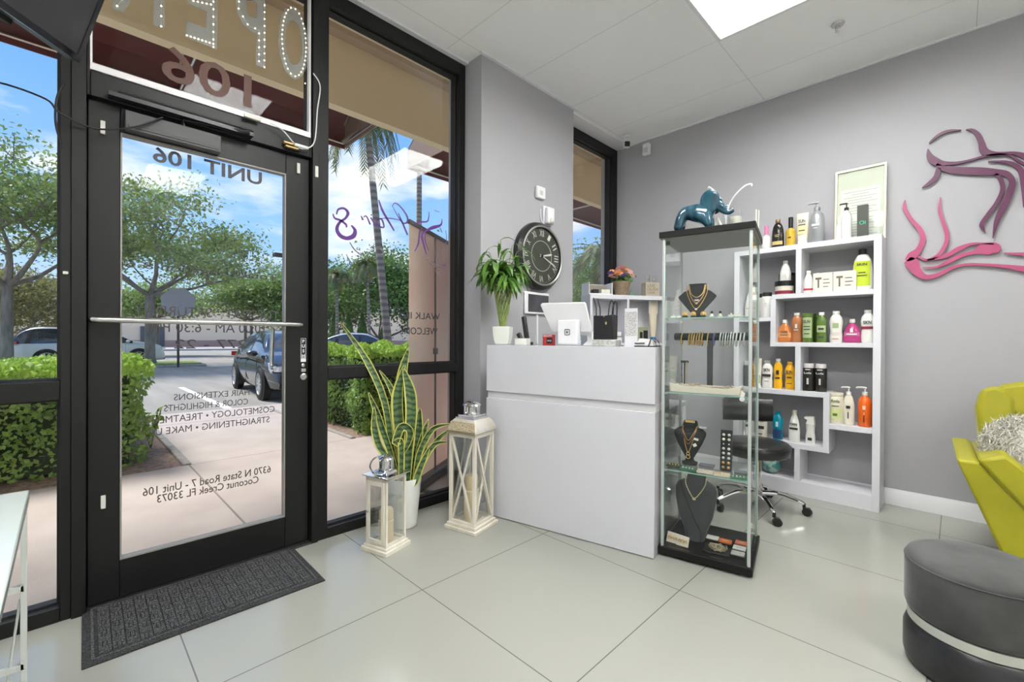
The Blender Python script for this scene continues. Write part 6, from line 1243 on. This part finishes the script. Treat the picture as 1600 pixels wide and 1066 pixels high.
t = thing('reed_diffuser', 'small bottle and white stick holder at the right of the cabinet top', 'diffuser', onf(.412,.20,1.722), A12)
B().lathe([(.012,0),(.014,.004),(.013,.028),(.006,.034),(.006,.042)], seg=14).build('bottle', M_('blue_cap'), t); B().tube([(.022,0,.0),(.022,.0,.105)], .0035, 6).tube([(.032,0,0),(.034,0,.100)], .003, 6).build('sticks', CREAM, t)
t = thing('leg_ornament', 'small white V shaped ornament foot beside the elephant trunk', 'ornament', onf(.262,.12,1.722), A12); b = B().tube([(0,0,.07),(-.016,-.01,.004)], [.003,.007], 8).tube([(0,0,.07),(.026,-.012,.004)], [.003,.008], 8); b.build('legs', CREAM, t)

# ================================================================== STOOL
SX, SY_ = -.972, 3.335
st = STL = thing('salon_stool', 'black cushioned rolling salon stool with a low backrest and chrome base', 'stool', (SX, SY_, 0))
LEA = M_('black_vinyl', (.012,.012,.013), .3, bump=(120,.12), coat=.15)
B().lathe([(.150,.398),(.192,.402),(.208,.415),(.212,.455),(.210,.470),(.205,.473),(.208,.482),(.196,.494),(.120,.498),(.001,.496)], seg=44).build('seat', LEA, st, angle=60)
B().tube([(.211*math.cos(a), .211*math.sin(a), .475) for a in np.linspace(0,6.283,44)[:-1]], .004, 6, closed=True).build('seat_piping', LEA, st)
b = B()
for k in range(18): a = 6.283*k/18; b.sph((.207*math.cos(a), .207*math.sin(a), .410), .004, 8, 5)
b.build('nail_trim', CHROME, st)
B().lathe([(.05,.380),(.05,.398)], seg=20).lathe([(.020,.20),(.020,.380)], seg=16).build('gas_piston', BLACK, st); B().lathe([(.036,.110),(.040,.118),(.040,.370),(.036,.376)], seg=28).lathe([(.044,.100),(.048,.108),(.048,.135),(.042,.14)], seg=28).build('column', CHROME, st)
for k in range(5):
    a = R(-52+72*k); u = Vector((math.cos(a), math.sin(a), 0))
    lg_ = B().tube(catmull([u*.03+Vector((0,0,.120)), u*.14+Vector((0,0,.128)), u*.26+Vector((0,0,.092)), u*.285+Vector((0,0,.080))], 4), [.018]*5+[.015]*4+[.012]*3+[.011], 10).build('leg', CHROME, st)
    c = u*.285; tn = Vector((-u.y,u.x,0)); bc = B().tube([c+Vector((0,0,.085)), c+Vector((0,0,.055))], .010, 8)
    cs_ = B(); MM = Matrix.Translation(c+tn*.0+Vector((.018,0,.027))) @ Matrix.Rotation(a*1.3+k,4,'Z') @ Matrix.Rotation(R(90),4,'Y')
    for s in (-.016,.004): cs_.lathe([(.020,s),(.027,s+.002),(.027,s+.010),(.020,s+.012)], seg=20, M=MM)
    cs_.build('caster_wheel', BLACK, lg_); bc.cb(c+Vector((.014,0,.048)), (.030,.034,.018), rz=a*1.3+k).build('caster_fork', BLACK, lg_)
ba = R(122); bu = Vector((math.cos(ba), math.sin(ba), 0)); bt = Vector((-bu.y, bu.x, 0))
B().tube(catmull([bu*.10+Vector((0,0,.425)), bu*.20+Vector((0,0,.42)), bu*.262+Vector((0,0,.46)), bu*.270+Vector((0,0,.62)), bu*.258+Vector((0,0,.69))], 5), .010, 8).build('back_bracket', CHROME, st)
b = B(); vs = []; nx = 16
for i in range(nx+1):
    f = i/nx*2-1; off = bu*(.250-.055*f*f)+bt*(.165*f)
    for (dz, dn) in ((.60,.0),(.612,-.028),(.67,-.038),(.690,-.030),(.712,-.038),(.775,-.028),(.790,0),(.775,.022),(.69,.028),(.61,.022)):
        zz = .695+(dz-.695)*(1-.10*f**6); vs.append(off+bu*dn*(-1)*-1*(1-.5*abs(f)**6)+Vector((0,0,zz)))
nr = 10; b.add(vs, [(i*nr+k, i*nr+(k+1) % nr, (i+1)*nr+(k+1) % nr, (i+1)*nr+k) for i in range(nx) for k in range(nr)]+[tuple(range(nr-1,-1,-1)), tuple(nx*nr+k for k in range(nr))])
b.build('backrest', LEA, st, angle=70); STL.scale = (1,1,.93)

# ================================================================== OTTOMAN
ot = thing('ottoman', 'round two tier grey velvet ottoman with a silver band at the right edge', 'ottoman', (.062, 2.215, 0))
VEL = mat('grey_velvet', (.050,.050,.048), .8, spec=.25, sheen=.25, noise=(5,(.095,.095,.092),.35,.65,(1,1,1)), bump=(14,.15))
SAT = mat('charcoal_satin', (.014,.014,.015), .32, spec=.35, noise=(6,(.038,.038,.04),.35,.65), bump=(9,.2))
RO = .196
B().lathe([(RO*.90,.0),(RO*.98,.008),(RO*1.01,.035),(RO*1.01,.120),(RO*.96,.150),(RO*.90,.156)], seg=72).build('lower_drum', SAT, ot, angle=60)
B().lathe([(RO*.93,.154),(RO*.955,.157),(RO*.955,.188),(RO*.93,.191)], seg=72).build('metal_band', mat('pale_steel', (.62,.63,.58), .22, metal=.8), ot)
B().lathe([(RO*.90,.190),(RO*.97,.196),(RO*1.0,.215),(RO*1.0,.360),(RO*.985,.378),(RO*.95,.390),(RO*.80,.402),(RO*.4,.412),(.001,.414)], seg=72).build('cushion_drum', VEL, ot, angle=70)
B().tube([(RO*.995*math.cos(a), RO*.995*math.sin(a), .371) for a in np.linspace(0,6.283,72)[:-1]], .0022, 6, closed=True).build('piping', VEL, ot)

# ================================================================== LIME ARMCHAIR (turned to the camera)
LIMEV = M_('lime_velvet', (.30,.28,.004), .6, noise=(6,(.36,.335,.008),.35,.65), sheen=.12, bump=(300,.1))
ac = thing('armchair', 'lime green flared arm lounge chair with a fur cushion cut off by the right edge', 'armchair', (.49, 3.42, 0), R(2))
hw1, hw0 = .50, .345; zb = .15; zt = .575
# front faces local -y ; depth .72
shell = [(-hw0,zb),(hw0,zb),(hw1,zt),(hw1-.075,zt),(.20,.30),(-.20,.30),(-hw1+.075,zt),(-hw1,zt)]
B().prism(shell, .70, (0,-.33,0), (1,0,0), (0,0,1), (0,1,0)).build('shell', LIMEV, ac, bevel=.012)
for s in (-1,1):
    arm = [(s*(hw1-.07),zt+.012),(s*(hw1-.165),zt+.050),(s*(hw1-.24),zt-.02),(s*.225,.415),(s*.19,.31),(s*.22,.30)]
    B().prism(arm if s > 0 else arm[::-1], .52, (0,-.335,0), (1,0,0), (0,0,1), (0,1,0)).build('arm_cushion', LIMEV, ac, bevel=.022)
B().box(-.22,.22,-.345,.20,.30,.425).build('seat_cushion', LIMEV, ac, bevel=.030)
bk = [(-.36,.42),(.36,.42),(.385,.80),(.30,.925),(.20,.950),(-.20,.950),(-.30,.925),(-.385,.80)]
B().prism(bk, .14, (0,.20,0), (1,0,0), (0,.16,.985), (0,.985,-.16)).build('backrest', LIMEV, ac, bevel=.030)
for s in (-1,1):
    B().prism([(s*.26,.42),(s*.375,.42),(s*.405,.80),(s*.385,.900),(s*.335,.925),(s*.285,.90),(s*.26,.85)][::s], .20, (0,.05,0), (1,0,0), (0,.16,.985), (0,.985,-.16)).build('wing', LIMEV, ac, bevel=.022)
b = B(); 
for s in (-1,1): b.tube([(s*(hw1-.078),-.334,zt-.005),(s*.20,-.334,.298)], .003, 5)
b.tube([(-.20,-.334,.298),(.20,-.334,.298)], .003, 5).build('seam', M_('dark_lime', (.16,.15,.005), .7), ac)
B().lathe([(.24,0),(.25,.012),(.05,.02),(.04,.15)], seg=32).build('swivel_base', M_('black_metal', (.02,.02,.02), .35), ac)
# fur cushion
fc = thing('fur_cushion', 'fluffy off white fur cushion resting on the lime armchair', 'cushion', (.315, 3.30, .60), R(6))
FUR = M_('fur_white', (.55,.53,.47), .9, noise=(30,(.34,.31,.24),.56,.72)); M = Matrix.Rotation(R(-24),4,'X') @ Matrix.Rotation(R(20),4,'Y')
b = B(); b.sph((0,0,0), .20, 28, 18, (1.05,.36,.86), M); b.build('pillow', FUR, fc)
rg = np.random.default_rng(2); n = 9000; d = rdir(n); P = d*np.array([.21,.072,.172])*(1+rg.uniform(0,.16,(n,1))); Rm = np.array(M.to_3x3()); P = P @ Rm.T; T = (d*np.array([.5,1,.5])+np.array([.0,-.1,-.8])+rg.normal(0,.45,(n,3)))
o = quads('fur', P, rdir(n), T, rg.uniform(.035,.065,n), .09, M_('fur_strand', (.62,.60,.53), .85, noise=(26,(.42,.38,.30),.60,.74)), fc); o['kind'] = 'stuff'

# ================================================================== repeats carry one group phrase
GR = {'shade_tree':'shade trees on the median','street_tree':'round street trees across the lane','woodland_tree':'dense trees beyond the hedge','garden_tree':'trees outside the narrow window','palm_tree':'palms outside the windows','cone_shrub':'clipped cone shrubs in a row','hedge':'clipped hedges beside the walk','awning':'canvas awnings on the facade','sapling':'small saplings in the mulch','car':'parked cars','product_box':'product boxes on white shelves','trinket':'small ornaments along the top glass shelf','jewellery_card':'jewellery cards on the bottom glass shelf','jewellery_box':'small jewellery boxes on the cabinet floor','earring_card':'cream earring cards on the cabinet floor','necklace_bust':'necklace busts in the glass cabinet','shelf_unit':'white shelf units'}
for o in [q for q in scn.objects if q.parent is None and q.get('label') and not q.get('group')]:
    k = o.name.split('.')[0]
    if k in GR: o['group'] = GR[k]
